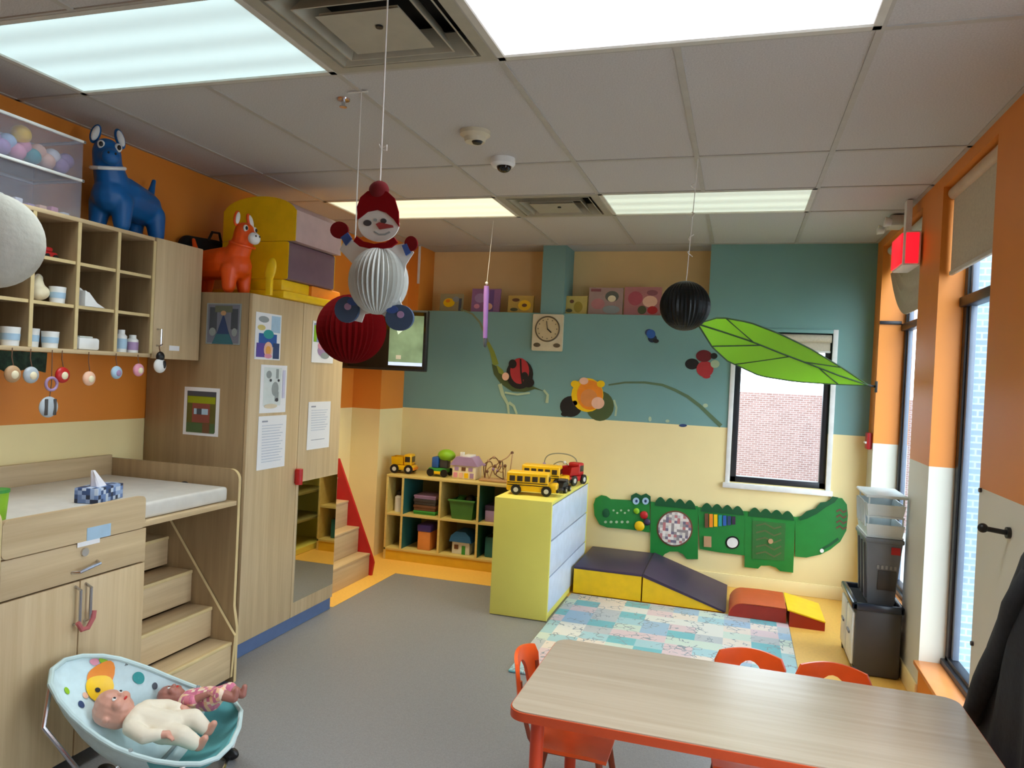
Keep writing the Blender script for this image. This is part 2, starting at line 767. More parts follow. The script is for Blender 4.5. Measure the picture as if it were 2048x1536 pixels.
B0, B1 = 0.85, 2.15
N0, N1, F0, F1, SILL, HEAD = 3.36, 4.18, 4.62, 5.80, 0.20, 2.60
b = B(M_white_wall, M_orange)
x0, x1 = RX, RX + 0.16
for ya, yb in ((BY - 0.1, B0), (B1, N0), (N1, F0), (F1, FY)):
    x1 = RX + (0.22 if yb == FY else 0.16)
    b.use(M_white_wall).box(x0, x1, ya, yb, 0, 1.2)
    b.use(M_orange).box(x0, x1, ya, yb, 1.2, 2.95)
x1 = RX + 0.16
for ya, yb in ((B0, B1), (N0, N1), (F0, F1)):
    b.use(M_orange).box(x0, x1, ya, yb, 0, SILL)
    b.use(M_orange).box(x0, x1, ya, yb, HEAD, 2.95)
tag(b.done('wall_right', smooth=False), kind='structure')

b = B(M_white_wall, M_orange)
b.use(M_white_wall).box(LX - 0.15, RX + 0.35, BY - 0.1, BY, 0, 1.2)
b.use(M_orange).box(LX - 0.15, RX + 0.35, BY - 0.1, BY, 1.2, 2.95)
tag(b.done('wall_back', smooth=False), kind='structure')

# lay-in ceiling: tiles as one slab per cell, open where fixtures sit
GX = [LX, -2.72, -2.11, -1.505, -0.86, -0.25, 0.36, RX]
GYL = [BY, -0.6, 0.0, 0.65, 1.87, 2.48, 3.72, 4.375, 4.96, FY]
GYL = [BY, -0.60, 0.01, 1.22, 1.875, 2.485, 3.72, 4.375, 4.955, FY]
holes = set()
for x, y, c, e in LIGHTS:
    for i in range(len(GX) - 1):
        for j in range(len(GYL) - 1):
            if GYL[j] < y < GYL[j + 1] and GX[i] > x - 0.66 and GX[i + 1] < x + 0.66:
                holes.add((i, j))
VENTS = [(3, 4), (3, 7)]
b = B(M_ceil)
for i in range(len(GX) - 1):
    for j in range(len(GYL) - 1):
        if (i, j) in holes or (i, j) in VENTS:
            continue
        b.box(GX[i] + 0.004, GX[i + 1] - 0.004, GYL[j] + 0.004, GYL[j + 1] - 0.004, CEIL, CEIL + 0.018)
b.box(LX - 0.2, RX + 0.25, BY - 0.1, FY + 0.36, 2.93, 2.96)
b.box(LX, -0.26, FY, FY + 0.33, CEIL, CEIL + 0.02)
tag(b.done('ceiling', smooth=False), kind='structure')
b = B(M_grid)
for i, x in enumerate(GX[1:-1]):
    for j in range(len(GYL) - 1):
        if (i, j) in holes and (i + 1, j) in holes:
            continue
        b.box(x - 0.012, x + 0.012, GYL[j], GYL[j + 1], CEIL - 0.005, CEIL + 0.01)
for y in GYL[1:-1]:
    b.box(LX, RX, y - 0.012, y + 0.012, CEIL - 0.0045, CEIL + 0.01)
b.box(LX, RX, FY - 0.02, FY, CEIL - 0.0045, CEIL + 0.01)
b.box(LX, LX + 0.02, BY, FY, CEIL - 0.0045, CEIL + 0.01)
b.box(RX - 0.02, RX, BY, FY, CEIL - 0.0045, CEIL + 0.01)
tag(b.done('trim_2', smooth=False), kind='structure')
b = B(M_white)                               # thin white corner strip of the first alcove
b.box(-2.755, -2.735, FY - 0.008, FY, 2.33, CEIL)
tag(b.done('trim_3', smooth=False), kind='structure')
b = B(M_cream)
b.box(-1.05, RX, FY - 0.012, FY, 0.002, 0.10, 0.003)
tag(b.done('baseboard_far'), kind='structure')
b = B(M_cream)
b.box(LX, LX + 0.012, BY, 1.8, 0, 0.10, 0.003)
tag(b.done('baseboard_left'), kind='structure')
b = B(M_cream)
b.box(RX - 0.012, RX, BY, N0, 0.002, 0.10, 0.003)
b.box(RX - 0.012, RX, N1, F0, 0.002, 0.10, 0.003)
tag(b.done('baseboard_right'), kind='structure')

# windows
w1 = struct('window_1', (0.31, FY + 0.06, WZ0))
b = B(M_white)
for a in ((WX0 - 0.035, WX0, WZ0 - 0.035, WZ1 + 0.03), (WX1, WX1 + 0.035, WZ0 - 0.035, WZ1 + 0.03)):
    b.box(a[0], a[1], FY - 0.012, FY + 0.02, a[2], a[3], 0.003)
b.box(WX0 - 0.05, WX1 + 0.05, FY - 0.03, FY + 0.02, WZ0 - 0.045, WZ0 - 0.005, 0.004)
b.done('window_casing', w1)
b = B(M_teal)
b.box(WX0, WX1, FY - 0.012, FY + 0.02, WZ1, WZ1 + 0.03, 0.003)
b.done('head_casing', w1)
b = B(M_darkframe)
for a in ((WX0, WX0 + 0.045, WZ0, WZ1), (WX1 - 0.045, WX1, WZ0, WZ1), (WX0, WX1, WZ0, WZ0 + 0.045), (WX0, WX1, WZ1 - 0.04, WZ1)):
    b.box(a[0], a[1], FY + 0.03, FY + 0.09, a[2], a[3], 0.004)
b.done('window_frame', w1)
b = B(M_glass)
b.box(WX0 + 0.03, WX1 - 0.03, FY + 0.058, FY + 0.062, WZ0 + 0.03, WZ1 - 0.03)
b.done('glass', w1, smooth=False)


def side_window(name, ya, yb, dx):
    wn = struct(name, (RX + 0.16, (ya + yb) / 2, SILL))
    b = B(M_darkframe)
    xa, xb = RX + dx, RX + dx + 0.045
    for y in (ya, yb - 0.05):
        b.box(xa, xb, y, y + 0.05, SILL, HEAD, 0.004)
    for z in (SILL + 0.02, HEAD - 0.05):
        b.box(xa, xb, ya, yb, z, z + 0.05, 0.004)
    b.box(xa - 0.02, xa + 0.05, ya, yb, SILL + 0.02, SILL + 0.05, 0.004)
    b.done('window_frame', wn)
    b = B(M_darkframe)
    b.box(xa - 0.02, xb, ya, yb, 2.0, 2.05, 0.006)
    if dx > 0.15:
        b.box(RX + 0.001, xa - 0.019, yb - 0.014, yb - 0.0005, 2.045, 2.07, 0.003)
    b.done('transom', wn)
    b = B(fl('grey_sash_metal', (96, 106, 122), 0.35))
    for y in (ya + 0.05, yb - 0.085):
        b.box(xa + 0.012, xb - 0.004, y, y + 0.03, SILL + 0.07, HEAD - 0.05, 0.004)
    b.done('sash', wn)
    b = B(M_glass)
    b.box(xa + 0.026, xa + 0.03, ya + 0.03, yb - 0.03, SILL + 0.05, HEAD - 0.03)
    b.done('glass', wn, smooth=False)
    b = B(pm('orange_laminate', (232, 150, 84), 0.3))
    b.box(RX - 0.025, xa + 0.03, ya, yb, SILL, SILL + 0.022, 0.005)
    b.done('sill', wn)
    return wn


side_window('window_2', N0, N1, 0.115)
side_window('added_window', B0, B1, 0.115)  # unseen window, added to bring more daylight onto the table
w3 = side_window('window_3', F0, F1, 0.16)

# blinds
t = thing('roller_blind', 'beige roller blind half lowered over the near window beside the coat', 'blind', (RX + 0.05, 3.75, 2.2))
b = B(M_beige)
b.box(RX + 0.045, RX + 0.05, N0 + 0.02, N1 - 0.02, 2.17, 2.55)
b.done('fabric', t, smooth=False)
b = B(pm('blind_cassette', (206, 178, 150), 0.5))
b.cyl((RX + 0.05, N0 + 0.01, 2.565), (RX + 0.05, N1 - 0.01, 2.565), 0.032, seg=20)
b.done('cassette', t)
b = B(M_offwhite)
b.box(RX + 0.038, RX + 0.057, N0 + 0.02, N1 - 0.02, 2.155, 2.175, 0.004)
b.done('hem_bar', t)
t = thing('gathered_blind', 'beige fabric blind with a rounded hem hanging below the red sign', 'blind', (RX + 0.06, 5.2, 2.1))
P = []
for i in range(15):
    fz = i / 14
    z = 2.56 - 0.5 * fz
    row = []
    for j in range(25):
        fy = j / 24
        y = F0 + 0.03 + (F1 - F0 - 0.06) * fy
        dip = 0.34 * fz * max(0.0, (fy - 0.45) / 0.55) ** 2
        row.append((RX + 0.055 + 0.025 * math.sin(fz * PI) + 0.006 * math.sin(fz * 30), y, z + dip))
    P.append(row)
b = B(M_beige)
b.grid(P, 0.004)
b.done('fabric', t)
b = B(M_offwhite)
b.cyl((RX + 0.055, F0 + 0.01, 2.565), (RX + 0.055, F1 - 0.01, 2.565), 0.03, seg=18)
b.done('cassette', t)
t = thing('roller_blind', 'slim rolled-up blind at the head of the far wall window', 'blind', (0.31, FY + 0.0, 1.93))
b = B(M_beige)
b.cyl((WX0 + 0.01, FY + 0.0, 1.945), (WX1 - 0.01, FY + 0.0, 1.945), 0.03, seg=18)
b.box(WX0 + 0.015, WX1 - 0.015, FY + 0.012, FY + 0.015, 1.85, 1.945)
b.done('fabric', t)
b = B(M_offwhite)
b.box(WX0 + 0.012, WX1 - 0.012, FY + 0.006, FY + 0.02, 1.84, 1.856, 0.003)
b.done('hem_bar', t)

# outdoors, as far as the panes show it
b = B(pm('paving', (150, 150, 148), 0.9))
b.box(-14, 16, 6.45, 24, -0.3, -0.05)
b.box(RX + 0.2, 16, -6, 7.0, -0.8, -0.6)
tag(b.done('ground', smooth=False), kind='structure')
b = B(bricks('pink_brick', (140, 106, 100), (156, 122, 116), (176, 162, 158), 7.0, (PI / 2, 0, 0)))
b.box(-4, 6, 9.6, 9.9, -0.2, 1.50)
t = b.done('brick_wall', smooth=False)
tag(t, 'sunlit pinkish brick wall outside behind the far window', 'wall')
b = B(bricks('blue_grey_brick', (112, 134, 152), (124, 146, 164), (150, 168, 182), 4.0, (PI / 2, 0, 0)))
b.box(1.32, 5.5, 5.9, 6.3, -0.6, 5.0)
t = b.done('brick_building', smooth=False)
tag(t, 'pale blue-grey brick building close outside the near window', 'building')

# ================================================================== ceiling fixtures
LAB = ['cool bluish ceiling light panel at the upper left above the storage tubs',
       'large white ceiling light panel nearest above the table',
       'warm yellow ceiling light panel behind the hanging snowman',
       'pale greenish ceiling light panel in front of the leaf canopy',
       'ceiling light panel behind the viewer on the storage side', 'ceiling light panel behind the viewer on the window side']
LC = [((206, 238, 240), 0.84, 0.26), ((238, 238, 244), 0.88, 0.05), ((255, 246, 206), 0.92, 0.12), ((214, 228, 206), 0.78, 0.28),
      ((238, 238, 240), 1.0, 0.1), ((238, 238, 240), 1.0, 0.1)]
for k, (x, y, c, e) in enumerate(LIGHTS):
    xs = [g for g in GX if abs(g - x) < 0.66]
    j = [q for q in range(len(GYL) - 1) if GYL[q] < y < GYL[q + 1]][0]
    xa, xb, ya, yb = min(xs), max(xs), GYL[j], GYL[j + 1]
    t = thing('ceiling_light', LAB[k], 'ceiling light', ((xa + xb) / 2, (ya + yb) / 2, CEIL), group='ceiling light panels')
    b = B(M_offwhite)
    for q in ((xa, xb, ya, ya + 0.025), (xa, xb, yb - 0.025, yb), (xa, xa + 0.025, ya, yb), (xb - 0.025, xb, ya, yb)):
        b.box(q[0], q[1], q[2], q[3], CEIL - 0.006, CEIL + 0.03)
    b.box(xa, xb, ya, yb, CEIL + 0.06, CEIL + 0.08)
    b.done('frame', t, smooth=False)
    b = B(lampmat('lit_diffuser_%d' % k, *LC[k]))
    b.box(xa + 0.022, xb - 0.022, ya + 0.022, yb - 0.022, CEIL + 0.002, CEIL + 0.008)
    b.done('diffuser', t, smooth=False)

VL = ['square ceiling air diffuser with stepped cones between the two nearest light panels',
      'small-looking far ceiling air diffuser between the warm and the greenish light']
for k, (i, j) in enumerate(VENTS):
    xa, xb, ya, yb = GX[i], GX[i + 1], GYL[j], GYL[j + 1]
    cx, cy = (xa + xb) / 2, (ya + yb) / 2
    t = thing('ceiling_vent', VL[k], 'vent', (cx, cy, CEIL), group='ceiling vents')

    def ring(h, z):
        hx, hy = (xb - xa) / 2 * h, (yb - ya) / 2 * h
        return [(cx - hx, cy - hy, z), (cx + hx, cy - hy, z), (cx + hx, cy + hy, z), (cx - hx, cy + hy, z)]
    b = B(M_ventmetal)
    b.loft([ring(0.98, CEIL - 0.006), ring(0.84, CEIL - 0.006), ring(0.78, CEIL + 0.05), ring(0.98, CEIL + 0.05), ring(0.98, CEIL - 0.006)], cap=False)
    b.done('frame', t, smooth=False)
    for h0, h1, z0 in ((0.80, 0.64, -0.008), (0.62, 0.50, -0.014)):
        b = B(M_ventmetal)
        b.loft([ring(h0, CEIL + z0), ring(h1, CEIL + 0.055), ring(h1 - 0.015, CEIL + 0.055), ring(h0 - 0.02, CEIL + z0), ring(h0, CEIL + z0)], cap=False)
        b.done('cone', t, smooth=False)
    b = B(M_ventmetal)
    b.loft([ring(0.45, CEIL - 0.016), ring(0.42, CEIL - 0.008), ring(0.42, CEIL - 0.002)])
    b.done('centre_plate', t, smooth=False)
    b = B(M_black)
    b.cyl((cx + 0.03, cy - 0.04, CEIL - 0.022), (cx + 0.03, cy - 0.04, CEIL - 0.012), 0.012)
    b.done('screw', t)
    b = B(M_dark)
    b.box(xa + 0.01, xb - 0.01, ya + 0.01, yb - 0.01, CEIL + 0.11, CEIL + 0.12)
    b.done('duct', t, smooth=False)

t = thing('smoke_detector', 'round beige smoke detector on the ceiling, nearer one of the two ceiling devices', 'smoke detector', (-1.21, 3.2, CEIL))
b = B(pm('aged_white', (206, 196, 170), 0.5))
b.lathe([(0, 0), (0.07, 0), (0.07, -0.018), (0.052, -0.03), (0.045, -0.05), (0.0, -0.052)], (-1.21, 3.2, CEIL), 28)
b.done('housing', t)
b = B(M_black)
b.lathe([(0, -0.05), (0.026, -0.05), (0.02, -0.06), (0, -0.06)], (-1.195, 3.19, CEIL), 16)
b.done('sensor', t)
t = thing('dome_camera', 'white ceiling device with a black dome lens behind the smoke detector', 'camera', (-1.21, 3.62, CEIL))
b = B(M_white)
b.lathe([(0, 0), (0.062, 0), (0.064, -0.03), (0.052, -0.045), (0.0, -0.046)], (-1.21, 3.62, CEIL), 28)
b.done('base', t)
b = B(pm('dark_dome', (12, 12, 14), 0.08))
b.sph((-1.2, 3.61, CEIL - 0.046), (0.038, 0.038, 0.03))
b.done('lens', t)
t = thing('sprinkler_head', 'tiny chrome sprinkler head on the ceiling tile left of the snowman string', 'sprinkler', (-1.62, 2.73, CEIL))
b = B(M_chrome)
b.lathe([(0, 0), (0.028, 0), (0.026, -0.006), (0, -0.007)], (-1.62, 2.73, CEIL), 18)
b.done('escutcheon', t)
b = B(M_chrome)
b.cyl((-1.62, 2.73, CEIL - 0.03), (-1.62, 2.73, CEIL - 0.005), 0.008)
b.cyl((-1.62, 2.73, CEIL - 0.034), (-1.62, 2.73, CEIL - 0.03), 0.016)
b.done('nozzle', t)

# red lit sign near the ceiling by the far side window
t = thing('exit_sign', 'glowing red sign box high on the wall by the far side window', 'sign', (0.86, 4.72, 2.3))
b = B(M_white)
b.box(0.83, 0.92, 4.56, 4.86, 2.27, 2.46, 0.008)
b.box(0.86, 0.89, 4.68, 4.74, 2.46, CEIL - 0.006)
b.done('housing', t)
b = B(pm('lit_red_face', (235, 30, 48), 0.4, emit=0.85))
b.box(0.822, 0.832, 4.57, 4.85, 2.28, 2.45, 0.003)
b.box(0.842, 0.908, 4.553, 4.562, 2.28, 2.45, 0.003)
b.done('lit_face', t)
t = thing('fire_alarm_pull', 'small red fire alarm box on the right wall near the far corner', 'alarm', (0.91, 5.88, 1.2))
b = B(M_red)
b.box(0.895, 0.93, 5.84, 5.93, 1.15, 1.27, 0.008)
b.done('box', t)
b = B(M_white)
b.box(0.885, 0.897, 5.85, 5.92, 1.19, 1.205, 0.003)
b.done('handle', t)
t = thing('emergency_lamp', 'pale twin-head emergency lamp at the ceiling beside the red sign', 'lamp', (0.85, 5.1, 2.6))
b = B(M_offwhite)
b.box(0.84, 0.925, 5.04, 5.2, 2.59, 2.655, 0.008)
b.done('body', t)
for y in (5.0, 5.24):
    b = B(M_white)
    b.lathe([(0.0, -0.02), (0.02, -0.02), (0.032, 0.02), (0.0, 0.026)], (0.82, y, 2.60), 16, M=Matrix.Rotation(-PI / 2.2, 3, 'Y'))
    b.done('lamp_head', t)

# ================================================================== left wall: pigeonhole shelf and cabinet
CX0, CX1, CZ0, CZ1 = LX + 0.005, -2.75, 1.56, 2.145
cols = [1.655, 1.87, 2.09, 2.305, 2.52, 2.735, 2.95]
t = thing('pigeonhole_shelf', 'wall-mounted pale oak pigeonhole shelf in rows of three', 'shelf', (LX, 2.3, CZ0))
b = B(M_woody, M_edge)
b.box(CX0, CX1, cols[0], cols[-1], CZ0, CZ0 + 0.018, 0.002)
b.box(CX0, CX1, cols[0], cols[-1], CZ1 - 0.018, CZ1, 0.002)
b.done('carcass', t)
b = B(M_woodshade)
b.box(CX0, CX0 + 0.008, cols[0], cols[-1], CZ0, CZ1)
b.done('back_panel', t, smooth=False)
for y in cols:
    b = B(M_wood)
    b.use(M_woodshade).box(CX0 + 0.005, CX1 - 0.003, y - 0.008, y + 0.008, CZ0 + 0.018, CZ1 - 0.018)
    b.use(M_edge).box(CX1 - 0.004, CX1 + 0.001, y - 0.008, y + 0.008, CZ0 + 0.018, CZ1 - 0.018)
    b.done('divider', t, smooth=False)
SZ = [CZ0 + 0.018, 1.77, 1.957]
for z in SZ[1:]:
    b = B(M_woodshade)
    b.use(M_woodshade).box(CX0 + 0.005, CX1 - 0.012, cols[0], cols[-1], z - 0.014, z)
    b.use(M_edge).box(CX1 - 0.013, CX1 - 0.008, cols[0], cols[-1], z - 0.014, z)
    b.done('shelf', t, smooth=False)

t = thing('wall_cabinet', 'closed pale oak wall cabinet between the pigeonholes and the wardrobe', 'cabinet', (LX, 3.12, CZ0))
b = B(M_wood)
b.box(CX0, CX1 - 0.02, 2.96, 3.285, CZ0, CZ1, 0.002)
b.done('body', t)
b = B(M_wood)
b.box(CX1 - 0.018, CX1 + 0.002, 2.96, 3.287, CZ0 - 0.004, CZ1 + 0.002, 0.004)
d = b.done('door', t)
b = B(M_paper)
b.box(CX1 + 0.002, CX1 + 0.003, 3.07, 3.14, 1.60, 1.625)
b.done('name_label', d, 'white paper label', smooth=False)
b = B(M_chrome)
b.tube([(CX1, 2.985, 1.70), (CX1 + 0.028, 2.985, 1.70), (CX1 + 0.028, 2.985, 1.62), (CX1, 2.985, 1.62)], 0.005)
b.done('handle', d)


def cup(px, py, z, h, r, label, x=-2.80):
    p = onX(px, py, x)
    t = thing('cup', label, 'cup', (x, p.y, z), group='white cups in the pigeonholes')
    b = B(M_white)
    b.lathe([(0, 0.0), (r * 0.86, 0.0), (r, h), (r - 0.004, h), (r * 0.8, 0.006), (0, 0.006)], (x, p.y, z + 0.0005), 20)
    b.done('body', t)
    b = B(M_sky)
    b.lathe([(r * 0.915, h * 0.3), (r * 0.965, h * 0.65), (r * 0.98, h * 0.65), (r * 0.93, h * 0.3)], (x, p.y, z + 0.0005), 20)
    b.done('printed_band', t)
    return t


cup(115, 580, SZ[1], 0.07, 0.033, 'white cup alone in the middle-row pigeonhole, beside the pale bag')
cup(20, 675, SZ[0], 0.075, 0.036, 'white cup in the leftmost visible pigeonhole of the bottom row', -2.782)
cup(100, 682, SZ[0], 0.07, 0.034, 'white cup in the middle of its bottom-row pigeonhole above the green cloth')
cup(63, 672, SZ[0], 0.078, 0.03, 'narrow white cup squeezed against a divider in the bottom row', -2.84)


def bottle(px, py, h, r, label, band):
    p = onX(px, py, -2.8)
    t = thing('bottle', label, 'bottle', (-2.8, p.y, SZ[0]), group='bottles in the last bottom pigeonhole')
    b = B(M_white)
    b.lathe([(0, 0), (r, 0), (r, h * 0.72), (r * 0.6, h * 0.82), (0, h * 0.82)], (-2.8, p.y, SZ[0] + 0.0005), 18)
    b.done('body', t)
    b = B(M_white)
    b.lathe([(0, h * 0.82), (r * 0.62, h * 0.82), (r * 0.62, h), (0, h)], (-2.8, p.y, SZ[0] + 0.0005), 18)
    b.done('cap', t)
    b = B(band)
    b.lathe([(r + 0.0008, h * 0.15), (r + 0.0008, h * 0.6), (r, h * 0.6), (r, h * 0.15)], (-2.8, p.y, SZ[0] + 0.0005), 18)
    b.done('label', t)


bottle(242, 680, 0.105, 0.026, 'taller white bottle standing left in the last bottom pigeonhole', M_sky)
bottle(265, 684, 0.085, 0.026, 'shorter white bottle with grey label right in the last bottom pigeonhole', M_lilac)
p = onX(169, 690, -2.8)
t = thing('wipes_box', 'low white wipes box in a bottom-row pigeonhole', 'box', (-2.8, p.y, SZ[0]))
b = B(M_white)
b.box(-2.9, -2.77, p.y - 0.055, p.y + 0.055, SZ[0] + 0.0005, SZ[0] + 0.055, 0.01)
b.done('body', t)
b = B(pm('grey_white', (210, 214, 205), 0.5))
b.box(-2.88, -2.79, p.y - 0.035, p.y + 0.035, SZ[0] + 0.055, SZ[0] + 0.062, 0.003)
b.done('lid', t)


def soft(name, label, cat, caps, mat, loc, vox=0.007, group=None):
    t = thing(name, label, cat, loc, group)
    blob('body', caps, mat, t, vox, 5)
    return t


p = onX(76, 580, -2.82)
z = SZ[1]
t = soft('cloth_bag', 'pale lumpy cloth bag in a middle-row pigeonhole', 'bag',
         [((p.x, p.y, z + 0.034), 0.032, (p.x, p.y + 0.02, z + 0.04), 0.03), ((p.x, p.y - 0.005, z + 0.06), 0.03, (p.x, p.y, z + 0.1), 0.014)], M_cream2, (p.x, p.y, z))
b = B(M_beige)
b.tube([(p.x + 0.0, p.y + 0.017 * math.cos(a), z + 0.095 + 0.017 * math.sin(a)) for a in [i * PI / 8 for i in range(-2, 11)]], 0.004)
b.done('strap', t)
# folded cloth leaning into a wedge
p = onX(172, 600, -2.82)
t = thing('folded_cloth', 'white folded cloth slumped against the side of a middle-row pigeonhole', 'cloth', (p.x, p.y, z))
b = B(M_white)
for k in range(4):
    q = 0.0 + k * 0.012
    b.poly([(-0.045, 0.001), (0.075 - 0.004 * k, 0.001), (0.055 - q, 0.02), (0.012 - q, 0.062), (-0.035, 0.10 - q), (-0.045, 0.105 - q)],
           (p.x - 0.06 + 0.032 * k, p.y - 0.02, z), Y_, Z_, 0.0, 0.029)
b.done('folds', t, angle=50)
p = onX(3, 640, -2.85)
t = thing('folded_cloth', 'grey-white cloth bunched behind the leftmost bottom-row cup', 'cloth', (p.x, p.y, SZ[0]))
blob('folds', [((p.x - 0.04, p.y - 0.05, SZ[0] + 0.045), 0.042, (p.x - 0.04, p.y - 0.01, SZ[0] + 0.035), 0.032), ((p.x - 0.05, p.y - 0.05, SZ[0] + 0.08), 0.03, (p.x - 0.05, p.y - 0.02, SZ[0] + 0.08), 0.02)], pm('pale_grey_cloth', (190, 192, 190), 0.9), t)
p = onX(92, 497, -2.85)
t = thing('toy_car', 'little red toy half hidden in a top-row pigeonhole', 'toy', (p.x, p.y, SZ[2]))
b = B(M_red)
b.box(p.x - 0.03, p.x + 0.03, p.y - 0.035, p.y + 0.035, SZ[2] + 0.008, SZ[2] + 0.03, 0.008)
b.box(p.x - 0.025, p.x + 0.025, p.y - 0.02, p.y + 0.015, SZ[2] + 0.03, SZ[2] + 0.05, 0.008)
b.done('body', t)
for dx in (-0.031, 0.031):
    for dy in (-0.02, 0.02):
        b = B(M_black)
        b.cyl((p.x + dx - 0.005, p.y + dy, SZ[2] + 0.0105), (p.x + dx + 0.005, p.y + dy, SZ[2] + 0.0105), 0.01)
        b.done('wheel', t)

# green cloth hung under the shelf
P = []
for i in range(9):
    fz = i / 8
    row = []
    for j in range(33):
        y = 2.03 + 0.42 * j / 32
        sc = 0.75 + 0.25 * abs(math.sin(j / 32 * PI * 2.5))
        row.append((-2.83 + 0.015 * math.sin(j * 0.9) * fz, y, CZ0 - 0.002 - 0.085 * fz * sc))
    P.append(row)
b = B(pm('dark_green_cloth', (38, 58, 44), 0.9, noise=(40, 0.5)))
b.grid(P, 0.006)
tag(b.done('cloth_valance'), 'dark green scalloped cloth hanging below the pigeonholes at the left edge', 'cloth')

# round ornaments on cords under the shelf
ORN = [(25, 748, M_tan, 0.034, 'tan round ornament hanging leftmost below the green cloth', 1),
       (62, 750, pm('silver_grey', (180, 188, 194), 0.35), 0.034, 'silver-grey round ornament hanging second from left below the green cloth', 1),
       (125, 750, M_red, 0.034, 'red round ornament hanging below the pigeonholes', 1),
       (178, 757, M_peach, 0.032, 'cream and peach round ornament hanging on a crossed brown cord', 1),
       (233, 745, M_sky, 0.030, 'pale blue and lilac round ornament hanging below the bottles', 1),
       (277, 740, M_pink, 0.031, 'pink round ornament hanging next to the wall cabinet', 1)]
for px, py, m, r, lab, k in ORN:
    p = onX(px, py, -2.735)
    t = thing('hanging_ornament', lab, 'ornament', (p.x, p.y, p.z), group='round ornaments hung below the pigeonholes')
    b = B(M_brown)
    b.tube([(p.x, p.y + 0.004, p.z + r * 0.8), (p.x, p.y - 0.006, (p.z + CZ0) / 2 + 0.02), (p.x - 0.006, p.y, CZ0 + 0.01)], 0.002)
    b.done('cord', t)
    b = B(m)
    b.sph((p.x, p.y, p.z), (0.016, r, r), 20, 12)
    b.done('disc', t)
    b = B(M_lilac if m is M_sky else M_cream2)
    b.sph((p.x + 0.012, p.y, p.z - 0.002), (0.008, r * 0.5, r * 0.5), 14, 8)
    b.done('centre', t)
p, q = onX(103, 768, -2.735), onX(97, 814, -2.735)
t = thing('hanging_ornament', 'two-tier purple-edged ornament with a silver striped lower disc', 'ornament', tuple(q), group='round ornaments hung below the pigeonholes')
b = B(M_brown)
b.tube([tuple(q + V((0, 0.002, 0.03))), tuple(p), (p.x - 0.003, p.y, CZ0 + 0.01)], 0.002)
b.done('cord', t)
b = B(M_lilac)
b.tube([(p.x, p.y + 0.026 * math.cos(a), p.z + 0.026 * math.sin(a)) for a in [i * PI / 10 for i in range(20)]], 0.006, closed=True)
b.done('ring', t)
b = B(pm('silver_grey', (180, 188, 194), 0.35))
b.sph(tuple(q), (0.014, 0.044, 0.044), 20, 12)
b.done('disc', t)
b = B(M_darkgrey)
for dy in (-0.02, 0.02):
    b.box(q.x + 0.009, q.x + 0.014, q.y + dy - 0.007, q.y + dy + 0.007, q.z - 0.034, q.z + 0.034, 0.002)
b.done('stripe', t)
p = onX(320, 728, -2.705)
t = thing('hanging_ornament', 'black and white round ornament hanging from the wall cabinet handle', 'ornament', tuple(p))
b = B(M_brown)
b.tube([(p.x, p.y, p.z + 0.05), (p.x, p.y - 0.01, p.z + 0.085), (p.x - 0.012, 2.99, 1.628)], 0.0025)
b.done('cord', t)
b = B(M_white)
b.sph((p.x, p.y, p.z - 0.008), (0.022, 0.036, 0.036))
b.done('ball', t)
b = B(M_black)
b.sph((p.x, p.y, p.z + 0.035), (0.018, 0.022, 0.026))
b.sph((p.x + 0.018, p.y + 0.008, p.z - 0.002), (0.007, 0.012, 0.02))
b.done('bow', t)

# clear tubs with play balls on top of the shelf
M_tub = clear('clear_tub', (246, 246, 252), 0.04, 0.10)


def tub(ya, yb, za, zb, label):
    t = thing('storage_tub', label, 'storage box', (-2.94, (ya + yb) / 2, za), group='clear storage tubs on the pigeonhole shelf')
    b = B(M_tub)
    k = 0.004
    xa, xb = -3.08, -2.8
    b.box(xa, xb, ya, yb, za, za + k)
    b.box(xa, xa + k, ya, yb, za + k, zb)
    b.box(xb - k, xb, ya, yb, za + k, zb)
    b.box(xa + k, xb - k, ya, ya + k, za + k, zb)
    b.box(xa + k, xb - k, yb - k, yb, za + k, zb)
    b.done('box', t, smooth=False)
    b = B(M_white)
    e = 0.008
    b.box(xa - e, xb + e, ya - e, ya + e, zb, zb + 0.012, 0.003)
    b.box(xa - e, xb + e, yb - e, yb + e, zb, zb + 0.012, 0.003)
    b.box(xa - e, xa + e, ya - e, yb + e, zb, zb + 0.012, 0.003)
    b.box(xb - e, xb + e, ya - e, yb + e, zb, zb + 0.012, 0.003)
    b.use(M_tub).box(xa + e, xb - e, ya + e, yb - e, zb + 0.004, zb + 0.008)
    b.done('lid', t)


tub(1.98, 2.565, 2.146, 2.312, 'lower clear tub with pink and white bits, above the pigeonholes')
tub(1.98, 2.565, 2.326, 2.482, 'upper clear tub full of pastel play balls, above the pigeonholes')
balls = [(M_pink, 'pink'), (M_sky, 'pale blue'), (M_lilac, 'lilac'), (M_white, 'white'), (M_peach, 'peach'), (M_teal2, 'turquoise')]
lay = [(0, 262, 1, 'front'), (18, 292, 3, ''), (50, 303, 0, ''), (78, 316, 5, ''), (92, 300, 2, ''), (117, 306, 2, ''), (101, 322, 4, ''), (122, 330, 4, ''),
       (145, 322, 3, ''), (148, 335, 4, ''), (12, 270, 0, ''), (70, 288, 1, ''), (35, 300, 3, ''), (62, 312, 0, '')]
p = onX(42, 270, -2.845)
b = B(M_yellow)
b.sph((-2.845, p.y, 2.441), 0.038, 20, 14)
tag(b.done('play_ball'), 'yellow play ball on top of the pastel balls in the upper tub', 'ball', 'play balls in the upper tub')
rows = {}
